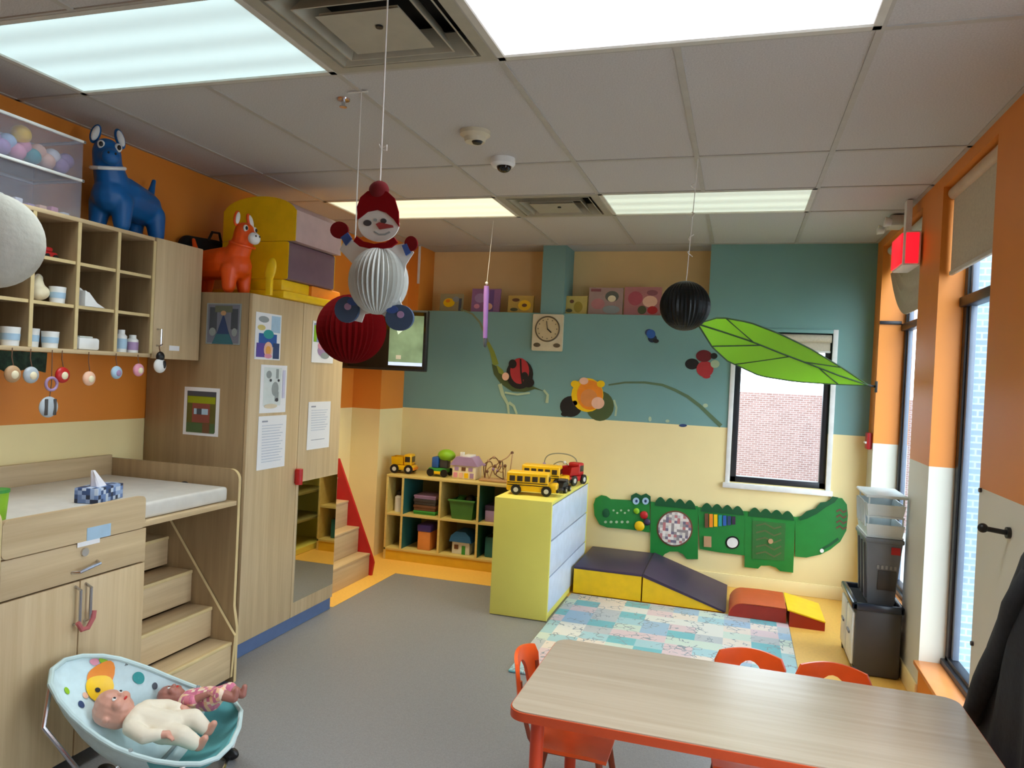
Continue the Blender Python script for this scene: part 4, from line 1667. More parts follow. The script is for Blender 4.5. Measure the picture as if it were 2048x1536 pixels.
# ------------------------------------------------------------------ dolls
def doll(label, M, skin, cloth, leg_cloth, sleeve=True):
    t = thing('baby_doll', label, 'doll', (0, 0, 0), local=True, mat=M)
    caps = [((0, -0.012, 0.0), 0.058, (0, 0.018, -0.004), 0.054), ((0, -0.02, 0.02), 0.05, (0, 0.02, 0.016), 0.046),
            ((0, 0.05, 0), 0.028, (0, 0.085, 0), 0.032), ((-0.03, 0.09, 0), 0.036, (0.03, 0.09, 0), 0.036), ((0, 0.09, 0), 0.045, (0, 0.18, 0), 0.052)]
    for s in (-1, 1):
        sh, el, wr, pa = V((s * 0.058, 0.092, 0.005)), V((s * 0.088, 0.15, 0.012)), V((s * 0.078, 0.20, 0.03)), V((s * 0.074, 0.218, 0.034))
        caps += [(sh, 0.024, el, 0.02), (el, 0.02, wr, 0.0145), (wr, 0.0135, pa, 0.0135)]
        for k, ln in enumerate((0.020, 0.024, 0.023, 0.018)):
            base = pa + V(((k - 1.5) * 0.0072, 0.008, 0))
            mid = base + V(((k - 1.5) * 0.0012, ln * 0.6, -0.002))
            caps += [(base, 0.0046, mid, 0.0042), (mid, 0.0042, mid + V((0, ln * 0.4, -0.006)), 0.0036)]
        th = pa + V((-s * 0.011, -0.002, 0.003))
        caps += [(th, 0.005, th + V((-s * 0.009, 0.012, 0.002)), 0.004)]
        hp, kn, an = V((s * 0.027, 0.19, 0.0)), V((s * 0.05, 0.262, 0.028)), V((s * 0.042, 0.325, 0.004))
        caps += [(hp, 0.034, kn, 0.028), (kn, 0.028, an, 0.02), (an + V((0, 0.004, 0)), 0.018, an + V((0, 0.014, 0.034)), 0.013), (V((s * 0.056, 0.0, -0.002)), 0.012, V((s * 0.058, 0.004, 0.004)), 0.009)]
    caps += [((0, 0.004, 0.066), 0.008, (0, 0.01, 0.068), 0.009), ((-0.026, 0.014, 0.046), 0.02, (0.026, 0.014, 0.046), 0.02)]
    blob('body', caps, skin, t, 0.0034, 3)
    cc = [((-0.03, 0.092, 0), 0.041, (0.03, 0.092, 0), 0.041), ((0, 0.095, 0), 0.05, (0, 0.19, 0), 0.058)]
    for s in (-1, 1):
        sh, el, wr = V((s * 0.058, 0.092, 0.005)), V((s * 0.088, 0.15, 0.012)), V((s * 0.078, 0.192, 0.027))
        cc += [(sh, 0.03, el, 0.026)]
        if sleeve:
            cc += [(el, 0.026, wr, 0.02)]
        hp, kn, an = V((s * 0.027, 0.19, 0.0)), V((s * 0.05, 0.262, 0.028)), V((s * 0.044, 0.31, 0.01))
        cc += [(hp, 0.04, kn, 0.034)]
        if leg_cloth:
            cc += [(kn, 0.034, an, 0.026)]
    blob('clothes', cc, cloth, t, 0.005, 4)
    for s in (-1, 1):
        b = B(M_white, M_black)
        b.use(M_white).sph((s * 0.022, -0.003, 0.061), (0.009, 0.007, 0.006), 12, 8)
        b.use(M_black).sph((s * 0.022, -0.003, 0.065), (0.005, 0.005, 0.004), 10, 8)
        b.done('eye', t)
    b = B(M_red)
    b.sph((0, 0.026, 0.062), (0.011, 0.004, 0.005), 12, 8)
    b.done('mouth', t)
    return t


def along(p0, p1, up=(0, 0, 1), roll=0.0):
    y = (V(p1) - V(p0)).normalized()
    x = y.cross(V(up)).normalized()
    z = x.cross(y)
    m = Matrix((x, y, z)).transposed().to_4x4()
    return Matrix.Translation(V(p0)) @ m @ Matrix.Rotation(roll, 4, 'Y')


def seat_above(px, py, lift):
    return on_seat(px, py)[1] + V((0, 0, lift))


h1, f1 = seat_pt(12, 0.41, 0.118), seat_pt(24, 0.38, 0.10)
doll('bald baby doll in a cream romper lying nearest in the bouncer', along(h1, f1, roll=0.15) @ Matrix.Scale(1.0, 4), pm('doll_skin', (206, 150, 130), 0.45), pm('cream_romper', (226, 216, 196), 0.9), True)
h2, f2 = seat_pt(17, 0.775, 0.118), seat_pt(28, 0.82, 0.102)
doll('darker baby doll in a pink flowered top lying behind the cream one', along(h2, f2, roll=-0.2) @ Matrix.Scale(0.8, 4), pm('dark_doll_skin', (160, 104, 92), 0.45), patchwork('pink_flower_cloth', [(220, 130, 150), (236, 190, 150), (200, 110, 140), (238, 214, 190)], 0.016, 0.016, False), False, False)

# ================================================================== steps with red side beyond the wardrobe
t = thing('toddler_steps', 'wooden toddler steps with a sloping red side panel beyond the wardrobe', 'steps', (-2.8, 4.68, 0))
for k, (sx, za, zb) in enumerate(((-2.60, 0.0, 0.17), (-2.70, 0.17, 0.36), (-2.80, 0.36, 0.55), (-2.9, 0.55, 0.72))):
    b = B(M_woody)
    b.box(sx - 0.018, sx, 4.275, 5.05, za + 0.001, zb - 0.016, 0.002)
    b.done('riser', t)
    b = B(M_woody)
    b.box(sx - 0.12, sx + 0.004, 4.275, 5.05, zb - 0.016, zb, 0.002)
    b.done('tread', t)
b = B(M_red)
b.poly([(-3.08, 0.0), (-2.58, 0.0), (-2.565, 0.10), (-2.58, 0.14), (-2.9, 0.86), (-3.08, 0.86)], (0, 5.075, 0), X_, Z_, 0.0, 0.022)
b.done('side_panel', t, 'red sloping side')
b = B(M_white)
b.sph((-2.742, 4.6, 0.3965), (0.05, 0.07, 0.035))
tag(b.done('soft_ball'), 'white soft ball left on a step of the toddler steps', 'ball')

# ================================================================== television
M = Matrix.Translation((-2.655, 5.28, 1.555)) @ Matrix.Rotation(math.radians(10), 4, 'Z')
t = thing('television', 'black wall television with a green reflection painted on its screen above the orange wall corner', 'television', (0, 0, 0), local=True, mat=M)
b = B(M_black)
b.box(-0.42, 0.33, -0.03, 0.03, 0.0, 0.475, 0.008)
b.done('case', t)
b = B(pm('dark_screen', (8, 8, 9), 0.06))
b.box(-0.405, 0.315, -0.0325, -0.03, 0.018, 0.458)
b.done('screen', t, smooth=False)
b = B(pm('painted_green_reflection', (104, 128, 104), 0.3, emit=0.4, noise=(4.0, 0.5)))  # screen reflection painted in as glowing coloured patches
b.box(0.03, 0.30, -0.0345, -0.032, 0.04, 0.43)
b.use(pm('painted_brown_reflection', (170, 165, 150), 0.3, emit=0.4)).box(0.09, 0.13, -0.0352, -0.0345, 0.09, 0.12)
b.use(pm('painted_pale_reflection', (190, 214, 200), 0.3, emit=0.45)).poly([(0.10, 0.28), (0.19, 0.36), (0.16, 0.40), (0.08, 0.33)], (0, -0.0345, 0), X_, Z_, 0, 0.0004)
b.use(pm('painted_blue_reflection', (180, 200, 235), 0.3, emit=0.6)).box(0.03, 0.30, -0.0352, -0.0345, 0.04, 0.066)
b.done('painted_reflection', t, smooth=False)
b = B(M_black)
b.box(-0.05, 0.05, 0.03, 0.33, 0.18, 0.3)
b.done('wall_arm', t, smooth=False)

# ================================================================== canvases in the alcoves
ALC = FY + 0.10
LEDGE = 2.095
ART = [(881, 926, 583, 622, fl('grey_sage_paint', (160, 150, 110)), [('e', .4, .5, .5, .5, M_yellow), ('e', .35, .6, .2, .2, M_orange2), ('e', .7, .7, .3, .3, M_gr), ('r', .9, .4, .12, .7, M_dg)], 'small grey canvas with a yellow flower, first on the ledge'),
       (944, 1001, 571, 622, fl('violet_paint', (150, 106, 150)), [('e', .3, .6, .4, .4, M_lilac), ('r', .7, .5, .16, .9, fl('violet_deep', (110, 80, 140))), ('e', .6, .25, .3, .3, M_peach), ('e', .2, .25, .2, .2, M_pink)], 'purple canvas on the ledge behind the purple streamer'),
       (1017, 1068, 585, 622, fl('mustard_paint', (200, 166, 80)), [('e', .65, .45, .5, .6, M_yellow), ('e', .3, .75, .3, .2, M_brown), ('e', .25, .2, .3, .2, fl('moss', (90, 92, 60))), ('e', .65, .45, .2, .2, M_brown)], 'mustard canvas with a round yellow motif next to the teal pillar'),
       (1131, 1175, 584, 622, fl('straw_paint', (196, 176, 96)), [('e', .6, .4, .4, .6, fl('olive_paint', (160, 140, 50))), ('e', .3, .7, .2, .2, M_brown), ('e', .2, .2, .3, .2, fl('moss', (90, 92, 60)))], 'small straw-yellow canvas right of the teal pillar'),
       (1178, 1246, 567, 623, fl('grey_rose_paint', (170, 142, 134)), [('e', .28, .4, .4, .4, fl('rose', (190, 126, 126))), ('e', .68, .68, .4, .4, fl('slate', (92, 96, 86))), ('e', .68, .6, .24, .24, M_cream2), ('e', .68, .2, .5, .3, M_gr), ('r', .2, .9, .3, .1, fl('rose_deep', (140, 84, 90)))], 'grey and rose canvas, fifth along the ledge'),
       (1249, 1323, 565, 623, fl('rose_paint', (180, 116, 114)), [('e', .3, .6, .4, .5, fl('rose_red', (178, 80, 92))), ('e', .7, .5, .4, .4, M_peach), ('e', .78, .2, .28, .28, M_red), ('e', .5, .2, .24, .3, fl('moss', (90, 92, 60))), ('e', .75, .8, .3, .2, fl('rose_deep', (140, 84, 90)))], 'large rose-pink canvas last on the ledge beside the dark ball')]
for xa, xb, ya, yb, base, lay, lab in ART:
    a, c = onY(xa, (ya + yb) / 2, ALC), onY(xb, (ya + yb) / 2, ALC)
    h = (yb - ya) / 1486.0 * 6.1
    o = pic('canvas', lab, 'painting', (a.x, ALC, LEDGE), X_, V((0, 0.10, 1)), c.x - a.x, h, base, lay, thick=0.018, group='canvases on the alcove ledge')

# ================================================================== clock
a, c = onY(1067, 628, FY - 0.02), onY(1124, 703, FY - 0.02)
cx, cz, wd, ht = (a.x + c.x) / 2, (a.z + c.z) / 2, c.x - a.x, a.z - c.z
t = thing('wall_clock', 'cream rectangular wall clock with a round dial on the teal wall', 'clock', (cx, FY, c.z))
M_clock = pm('clock_cream', (214, 204, 172), 0.5)
b = B(M_clock)
b.poly(rrect(cx - wd / 2, cx + wd / 2, cz - ht / 2, cz + ht / 2, 0.01), (0, FY, 0), X_, Z_, 0.0, 0.03)
b.done('case', t)
b = B(pm('clock_face', (206, 190, 148), 0.5))
b.poly(ell(cx, cz + 0.03, 0.1, 0.1, 32), (0, FY, 0), X_, Z_, 0.03, 0.033)
b.done('dial', t)
b = B(pm('clock_brown', (96, 84, 62), 0.5))
b.tube([(cx + 0.102 * math.cos(q), FY - 0.034, cz + 0.03 + 0.102 * math.sin(q)) for q in [i * PI / 20 for i in range(40)]], 0.006, closed=True)
for k in range(12):
    q = k * PI / 6
    b.box(cx + 0.08 * math.cos(q) - 0.004, cx + 0.08 * math.cos(q) + 0.004, FY - 0.0355, FY - 0.033, cz + 0.03 + 0.08 * math.sin(q) - 0.004, cz + 0.03 + 0.08 * math.sin(q) + 0.004)
b.done('dial_ring', t)
b = B(M_black)
b.tube([(cx, FY - 0.037, cz + 0.03), (cx + 0.035, FY - 0.037, cz + 0.0)], 0.005)
b.tube([(cx, FY - 0.037, cz + 0.03), (cx - 0.01, FY - 0.037, cz + 0.095)], 0.003)
b.done('hands', t)
b = B(pm('clock_brown', (96, 84, 62), 0.5))
b.poly(ell(cx - 0.085, cz - 0.105, 0.03, 0.018, 14), (0, FY, 0), X_, Z_, 0.03, 0.033)
b.done('printed_corner', t)
b = B(pm('clock_brown', (96, 84, 62), 0.5))
b.poly(ell(cx + 0.085, cz - 0.105, 0.03, 0.018, 14), (0, FY, 0), X_, Z_, 0.03, 0.033)
b.done('printed_corner', t)


# ================================================================== wall decals on the teal paint
def wall_px(pts, y=None):
    return [(q.x, q.z) for q in (onY(px, py, FY) for px, py in pts)]


def decal(parts, k=0.001):
    b = B()
    for pts, m in parts:
        b.use(m).poly(wall_px(pts), (0, FY - 0.0008, 0), X_, Z_, 0.0 if k < 0.0015 else k - 0.0008, k + 0.0008)
        k += 0.0008
    return b


def strip(pts, w0, w1):
    """a tapering band along a pixel path"""
    L, R = [], []
    n = len(pts)
    for i, p in enumerate(pts):
        a, c = pts[max(0, i - 1)], pts[min(n - 1, i + 1)]
        dx, dy = c[0] - a[0], c[1] - a[1]
        d = math.hypot(dx, dy)
        w = w0 + (w1 - w0) * i / (n - 1)
        L.append((p[0] - dy / d * w, p[1] + dx / d * w))
        R.append((p[0] + dy / d * w, p[1] - dx / d * w))
    return L + R[::-1]


M_leafd = fl('decal_leaf', (74, 90, 50))
M_leafl = fl('decal_leaf_light', (136, 150, 60))
M_pale = fl('decal_pale', (176, 196, 160))
M_dred = fl('decal_red', (180, 46, 52))
M_dblk = fl('decal_black', (22, 22, 24))
b = decal([(strip([(921, 618), (945, 628), (960, 645), (970, 668), (978, 692)], 1.5, 2.5), fl('decal_stem', (128, 138, 100))), (strip([(976, 685), (985, 705), (992, 730)], 3, 6), M_leafl),
           ([(984, 728), (1000, 735), (1008, 752), (1030, 762), (1060, 770), (1088, 782), (1070, 778), (1050, 784), (1025, 783), (1002, 768), (988, 748)], M_leafd),
           ([(992, 728), (1006, 740), (1010, 752), (998, 746)], M_leafl), (strip([(1000, 768), (1006, 790), (1016, 808), (1018, 828)], 4, 2), M_pale),
           (strip([(1018, 805), (1028, 812), (1034, 828)], 3, 2), M_pale), (strip([(1088, 780), (1096, 790), (1094, 806)], 2, 3), M_pale), (strip([(1010, 785), (1035, 789), (1060, 786)], 2, 2), M_pale)])
tag(b.done('leaf_branch_decal', smooth=False), 'curved leaf and stem wall decal hanging down the teal wall under the purple streamer', 'wall decal')
b = decal([(ell(1040, 748, 27, 30), M_dblk), (ell(1040, 742, 19, 26), M_dred), (ell(1026, 728, 8, 9), M_dblk), (ell(1050, 752, 7, 8), M_dblk), (ell(1058, 765, 11, 10), M_dblk), (ell(1012, 753, 7, 8), M_peach), (strip([(1042, 718), (1043, 745), (1046, 767)], 1.5, 1.5), M_dblk)], 0.0085)
tag(b.done('ladybird_decal', smooth=False), 'red ladybird wall decal sitting on the curved leaf', 'wall decal')
b = decal([(ell(1200, 812, 28, 30), M_leafd), (strip([(1228, 800), (1233, 815), (1231, 832)], 2, 2), M_pale), (ell(1175, 790, 32, 34), M_yellow), (ell(1180, 790, 26, 30), M_orange2), (ell(1178, 796, 17, 18), fl('decal_skin', (222, 140, 70))), (ell(1196, 806, 13, 12), M_peach), (ell(1150, 768, 8, 7), M_yellow), (ell(1202, 768, 8, 7), M_yellow), (ell(1168, 762, 9, 7), M_peach)])
tag(b.done('flower_child_decal', smooth=False), 'orange and yellow flower-shaped wall decal on a dark leaf', 'wall decal')
b = decal([(ell(1142, 813, 22, 21), M_dblk), (ell(1130, 828, 8, 5), M_dblk), (ell(1150, 806, 5, 5), fl('decal_plum', (56, 30, 56)))])
tag(b.done('black_beetle_decal', smooth=False), 'round black wall decal left of the orange flower shape', 'wall decal')
b = decal([(strip([(1217, 770), (1250, 765), (1290, 765), (1325, 770), (1350, 780), (1375, 793), (1400, 812), (1425, 836), (1442, 852)], 1.6, 4.2), fl('decal_stem_green', (92, 116, 84))), (ell(1411, 811, 5, 4), M_pale)])
tag(b.done('arched_stem_decal', smooth=False), 'long arched green stem wall decal reaching down to the far window', 'wall decal')
b = decal([(ell(1384, 728, 14, 11), M_dblk), (ell(1410, 738, 17, 16), M_dred), (ell(1408, 712, 16, 12), fl('decal_dark_red', (110, 24, 34))), (ell(1430, 728, 9, 8), M_pale), (ell(1413, 753, 8, 4), M_dred), (ell(1428, 712, 7, 6), M_dblk)])
tag(b.done('ladybird_decal', smooth=False), 'dark red flying ladybird wall decal under the leaf canopy', 'wall decal')
b = decal([(ell(1298, 665, 8, 7), M_navy), (ell(1305, 677, 9, 8), fl('decal_dark_blue', (24, 44, 64))), (ell(1302, 668, 9, 9), M_blue), (ell(1312, 682, 6, 4), M_dblk)])
tag(b.done('butterfly_decal', smooth=False), 'little blue butterfly wall decal left of the dark ball', 'wall decal')
b = decal([(ell(1366, 851, 8, 3), M_navy), (ell(1300, 838, 3, 5), M_pale), (ell(1335, 842, 4, 3), M_pale)])
tag(b.done('flower_speck_decal', smooth=False), 'tiny dark and pale specks of a wall decal low on the teal band', 'wall decal')

# ================================================================== crocodile play panel
M_cg = pm('croc_green', (30, 128, 52), 0.4)
M_cd = pm('croc_dark_green', (12, 84, 44), 0.4)
M_cm = pm('croc_mid_green', (48, 110, 52), 0.45)
t = thing('crocodile_play_panel', 'green crocodile-shaped wall play panel in five sections', 'wall toy', (-0.15, FY, 0.3))


def cpoly(pts, m, d0, d1, name, parent=None, bev=0):
    b = B(m)
    b.poly(wall_px(pts), (0, FY - 0.0012, 0), X_, Z_, d0, d1)
    return b.done(name, parent or t, angle=30)


def scallop(x0, y0, x1, y1, n, r, drop):
    p = []
    for k in range(n):
        for i in range(7):
            f = (k + i / 6) / n
            p.append((x0 + (x1 - x0) * f, y0 + (y1 - y0) * f - r * math.sin(PI * i / 6)))
    p += [(x1 + 2, y1 + drop), (x0 - 2, y0 + drop)]
    return p


hd = cpoly([(1188, 1008), (1192, 996), (1203, 990), (1213, 992), (1222, 998), (1262, 1000), (1300, 1000), (1300, 1064), (1262, 1058), (1215, 1054), (1200, 1048), (1190, 1030)], M_cg, 0, 0.02, 'head_panel')
cpoly([(1262, 1002), (1263, 990), (1273, 985), (1283, 990), (1293, 986), (1302, 992), (1302, 1006)], M_cd, 0.02, 0.026, 'eye_crest', hd)
for px in (1273, 1292):
    cpoly(ell(px, 1001, 6.5, 7), M_sky, 0.026, 0.03, 'eye', hd)
cpoly(ell(1292, 1001, 2.5, 3), M_navy, 0.03, 0.032, 'pupil', hd)
cpoly(ell(1274, 1001, 2.5, 3), M_navy, 0.03, 0.032, 'pupil', hd)
cpoly(ell(1213, 1025, 7, 9), M_cd, 0.02, 0.023, 'nostril', hd)
for k in range(5):
    cpoly(ell(1212 + k * 11, 1043, 3.0, 2.6, 8), M_pale, 0.02, 0.024, 'tooth', hd)
    cpoly(ell(1228 + k * 7.5, 1020 + (k % 2) * 5, 2.2, 2, 8), M_pale, 0.02, 0.023, 'peg', hd)
for px, py, r, m in ((1288, 1030, 8, M_red), (1279, 1052, 10, M_yellow), (1294, 1044, 7, M_purple), (1273, 1022, 6, M_lime)):
    q = onY(px, py, FY - 0.03)
    b = B(m)
    b.sph((q.x, FY - 0.032, q.z), (r / 250, 0.014, r / 250), 16, 10)
    b.done('bead', t)
p1 = cpoly([(1302, 1003), (1396, 1012), (1396, 1117), (1374, 1117), (1366, 1107), (1356, 1102), (1340, 1102), (1330, 1107), (1326, 1112), (1301, 1106)], M_cg, 0, 0.02, 'body_panel')
cpoly(scallop(1312, 1001, 1390, 1009, 4, 9, 9), M_cd, 0.02, 0.026, 'crest', p1)
md = cpoly(ell(1350, 1056, 36, 36, 28), M_brown, 0.02, 0.024, 'maze_rim', p1)
b = B(patchwork('maze_print', [(226, 216, 206), (196, 190, 184), (150, 140, 140), (236, 228, 220), (190, 120, 120), (120, 110, 130)], 0.022, 1.0, False, 0.022))
b.poly(wall_px(ell(1350, 1056, 33, 33, 28)), (0, FY, 0), X_, Z_, 0.024, 0.03)
b.done('maze_disc', p1, 'round white maze disc')
p2 = cpoly([(1396, 1014), (1490, 1022), (1490, 1110), (1440, 1104), (1400, 1097)], M_cg, 0, 0.018, 'middle_panel')
cpoly(scallop(1404, 1013, 1486, 1021, 4, 9, 9), M_cd, 0.018, 0.024, 'crest', p2)
for k, m in enumerate((M_brown, M_orange2, M_yellow, M_teal2, M_blue, M_navy, M_purple)):
    cpoly([(1410 + k * 9, 1026 + k), (1417 + k * 9, 1026 + k), (1417 + k * 9, 1054 - k), (1410 + k * 9, 1054 - k)], m, 0.018, 0.028, 'chime_bar', p2)
cpoly(ell(1465, 1084, 14, 13, 20), M_black, 0.018, 0.022, 'dial_rim', p2)
cpoly(ell(1465, 1084, 11, 10, 20), M_white, 0.022, 0.03, 'dial', p2)
cpoly([(1408, 1071), (1423, 1072), (1423, 1093), (1408, 1092)], M_tan, 0.018, 0.03, 'wooden_block', p2)
p3 = cpoly([(1490, 1022), (1590, 1033), (1586, 1144), (1560, 1141), (1552, 1134), (1540, 1130), (1522, 1130), (1516, 1136), (1489, 1133)], M_cg, 0, 0.02, 'body_panel')
cpoly(scallop(1499, 1022, 1586, 1031, 4, 9, 9), M_cd, 0.02, 0.026, 'crest', p3)
cpoly([(1505, 1040), (1571, 1046), (1568, 1120), (1504, 1116)], M_cm, 0.02, 0.024, 'maze_board', p3)
for k in range(5):
    cpoly(strip([(1512, 1050 + k * 14), (1530, 1046 + k * 14), (1548, 1056 + k * 14), (1562, 1052 + k * 13)], 1.6, 1.6), fl('groove', (88, 104, 60)), 0.024, 0.026, 'groove', p3)
cpoly(ell(1541, 1081, 5, 5, 12), M_tan, 0.024, 0.032, 'slider', p3)
p4 = cpoly([(1590, 1034), (1612, 1030), (1632, 1018), (1650, 1004), (1668, 995), (1684, 996), (1693, 1008), (1695, 1030), (1692, 1060), (1680, 1082), (1660, 1098), (1640, 1108), (1612, 1114), (1590, 1112)], M_cg, 0, 0.02, 'tail_panel')
cpoly([(1596, 1036), (1612, 1022), (1630, 1016), (1640, 1004), (1656, 1002), (1664, 992), (1676, 994), (1668, 1004), (1650, 1014), (1634, 1026), (1614, 1036), (1600, 1040)], M_cd, 0.02, 0.026, 'crest', p4)
for k in range(4):
    cpoly(strip([(1672, 1022 + k * 11), (1679, 1018 + k * 11), (1686, 1024 + k * 11), (1692, 1020 + k * 11)], 1.8, 1.8), M_brown, 0.02, 0.024, 'groove', p4)
cpoly(ell(1643, 1100, 4, 4, 12), M_white, 0.02, 0.03, 'peg', p4)
cpoly(strip([(1640, 1099), (1660, 1088), (1676, 1076)], 2.5, 2.5), M_cd, 0.02, 0.023, 'groove', p4)

# ================================================================== toy cubby against the far wall
M_cubw = wood('yellow_maple', (206, 182, 104), (226, 204, 130), 'X')
M_cubin = pm('olive_back', (150, 142, 84), 0.6)
M_cteal = pm('teal_divider', (40, 110, 112), 0.5)
QY0, QY1, QX0, QX1, QH = 5.55, 5.95, -2.735, -1.51, 0.70
t = thing('toy_cubby', 'low yellow maple toy cubby with teal dividers against the far wall', 'shelf', (-2.12, 5.75, 0))
b = B(M_cubw)
b.box(QX0, QX1, QY0, QY1, QH - 0.02, QH, 0.003)
b.done('top', t)
b = B(M_cubw)
b.box(QX0, QX1, QY0, QY1, 0.08, 0.10, 0.002)
b.done('bottom', t)
for x in (QX0, QX1 - 0.018):
    b = B(M_cubw)
    b.box(x, x + 0.018, QY0, QY1, 0.0, QH - 0.02, 0.002)
    b.done('side_panel', t)
QD = [-2.585, -2.255, -1.93]
for k, x in enumerate(QD):
    b = B(M_cteal if k != 1 else M_cubw, M_cubw)
    b.box(x - 0.008, x + 0.008, QY0 + 0.004, QY1 - 0.01, 0.1, QH - 0.02)
    b.use(M_cubw).box(x - 0.009, x + 0.009, QY0, QY0 + 0.005, 0.1, QH - 0.02)
    b.done('divider', t, smooth=False)
b = B(M_cubw)
b.box(QX0 + 0.018, QX1 - 0.018, QY0 + 0.001, QY1 - 0.01, 0.368, 0.384)
b.done('shelf', t, smooth=False)
b = B(M_cubin)
b.box(QX0 + 0.018, QX1 - 0.018, QY1 - 0.01, QY1, 0.1, QH - 0.02)
b.done('back_panel', t, smooth=False)
b = B(pm('golden_plinth', (222, 176, 40), 0.5))
b.box(QX0 + 0.018, QX1 - 0.018, QY0 + 0.006, QY0 + 0.02, 0.002, 0.08)
b.done('plinth', t, smooth=False)
UP, LO = 0.3845, 0.1005


def cup_at(name, label, cat, x, y, z, r, h, m, m2):
    t = thing(name, label, cat, (x, y, z))
    b = B(m)
    b.lathe([(0, 0), (r, 0), (r, h * 0.7), (r * 0.55, h * 0.8), (0, h * 0.8)], (x, y, z), 18)
    b.done('body', t)
    b = B(m2)
    b.lathe([(0, h * 0.8), (r * 0.6, h * 0.8), (r * 0.6, h), (0, h)], (x, y, z), 18)
    b.done('cap', t)
    return t


cup_at('bottle', 'white and black bottle in the narrow top-left bay of the toy cubby', 'bottle', -2.66, 5.66, UP, 0.04, 0.17, M_white, M_black)
for k, (m, h, lab) in enumerate(((M_green, 0.03, 'green'), (M_brown, 0.045, 'brown'), (M_darkgrey, 0.05, 'dark grey'), (M_lilac, 0.03, 'lilac'))):
    z = UP + [0, 0.031, 0.077, 0.128][k]
    t = thing('game_box', lab + ' flat game box in the stack in the upper second bay of the cubby', 'box', (-2.42, 5.72, z))
    b = B(m)
    b.box(-2.51, -2.32, 5.62, 5.84, z, z + h * 0.55, 0.003)
    b.done('tray', t)
    b = B(m)
    b.box(-2.514, -2.316, 5.616, 5.844, z + h * 0.5, z + h, 0.003)
    b.done('lid', t)
t = thing('toy_basket', 'green toy basket in the upper third bay of the toy cubby', 'basket', (-2.08, 5.7, UP))
b = B(fl('basket_green', (70, 124, 54)))
b.loft([[(-2.08 + sx * w, 5.7 + sy * d, z) for sx, sy in ((-1, -1), (1, -1), (1, 1), (-1, 1))] for w, d, z in ((0.085, 0.1, UP), (0.105, 0.12, UP + 0.15), (0.098, 0.113, UP + 0.15), (0.078, 0.093, UP + 0.008))])
b.done('tub', t)
b = B(fl('basket_green', (70, 124, 54)))
b.box(-2.195, -1.965, 5.57, 5.59, UP + 0.142, UP + 0.158, 0.004)
b.box(-2.195, -1.965, 5.812, 5.83, UP + 0.142, UP + 0.158, 0.004)
b.done('rim', t)
b = B(M_black)
b.sph((-2.045, 5.69, UP + 0.14), (0.048, 0.05, 0.05))
tag(b.done('plush_toy'), 'black stuffed lump sticking out of the green basket', 'toy')
b = B(M_green)
b.sph((-2.127, 5.68, UP + 0.125), (0.033, 0.05, 0.045))
tag(b.done('plush_toy'), 'green stuffed lump in the green basket', 'toy')
t = thing('toy_box', 'lilac box in the last upper bay behind the yellow divider unit', 'box', (-1.8, 5.7, UP))
b = B(M_lilac)
b.box(-1.89, -1.74, 5.62, 5.8, UP, UP + 0.11, 0.004)
b.done('carton', t)
b = B(M_purple)
b.box(-1.893, -1.737, 5.617, 5.803, UP + 0.09, UP + 0.13, 0.004)
b.done('lid', t)
t = thing('toy_box', 'orange box with a purple lid in the lower second bay of the cubby', 'box', (-2.4, 5.68, LO))
b = B(fl('apricot', (224, 142, 70)))
b.box(-2.455, -2.345, 5.6, 5.78, LO, LO + 0.15, 0.004)
b.done('carton', t)
b = B(pm('violet_lid', (70, 58, 140), 0.5))
b.box(-2.46, -2.34, 5.595, 5.785, LO + 0.15, LO + 0.205, 0.006)
b.done('lid', t)
t = thing('toy_house', 'small white toy house with a blue roof in the lower third bay', 'toy house', (-2.08, 5.68, LO))
b = B(M_white, M_green, M_brown)
b.use(M_white).box(-2.155, -2.005, 5.61, 5.75, LO, LO + 0.10, 0.003)
b.use(M_green).box(-2.07, -2.04, 5.606, 5.612, LO, LO + 0.07)
b.use(M_brown).box(-2.135, -2.10, 5.606, 5.612, LO + 0.04, LO + 0.075)
b.done('walls', t)
b = B(pm('roof_blue', (30, 96, 150), 0.5))
b.poly([(-2.175, LO + 0.10), (-1.985, LO + 0.10), (-2.0, LO + 0.15), (-2.04, LO + 0.185), (-2.12, LO + 0.185), (-2.16, LO + 0.15)], (0, 5.77, 0), X_, Z_, 0.0, 0.18)
b.done('roof', t)
t = thing('toy_crate', 'shadowed teal crate in the last lower bay of the toy cubby', 'box', (-1.75, 5.7, LO))
b = B(M_cteal)
b.box(-1.88, -1.6, 5.62, 5.82, LO, LO + 0.16, 0.006)
b.done('crate', t)
b = B(M_dark)  # near-black plate on a solid crate, painting the shade of its hollow
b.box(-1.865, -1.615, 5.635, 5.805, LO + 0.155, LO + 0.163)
b.done('painted_hollow', t)


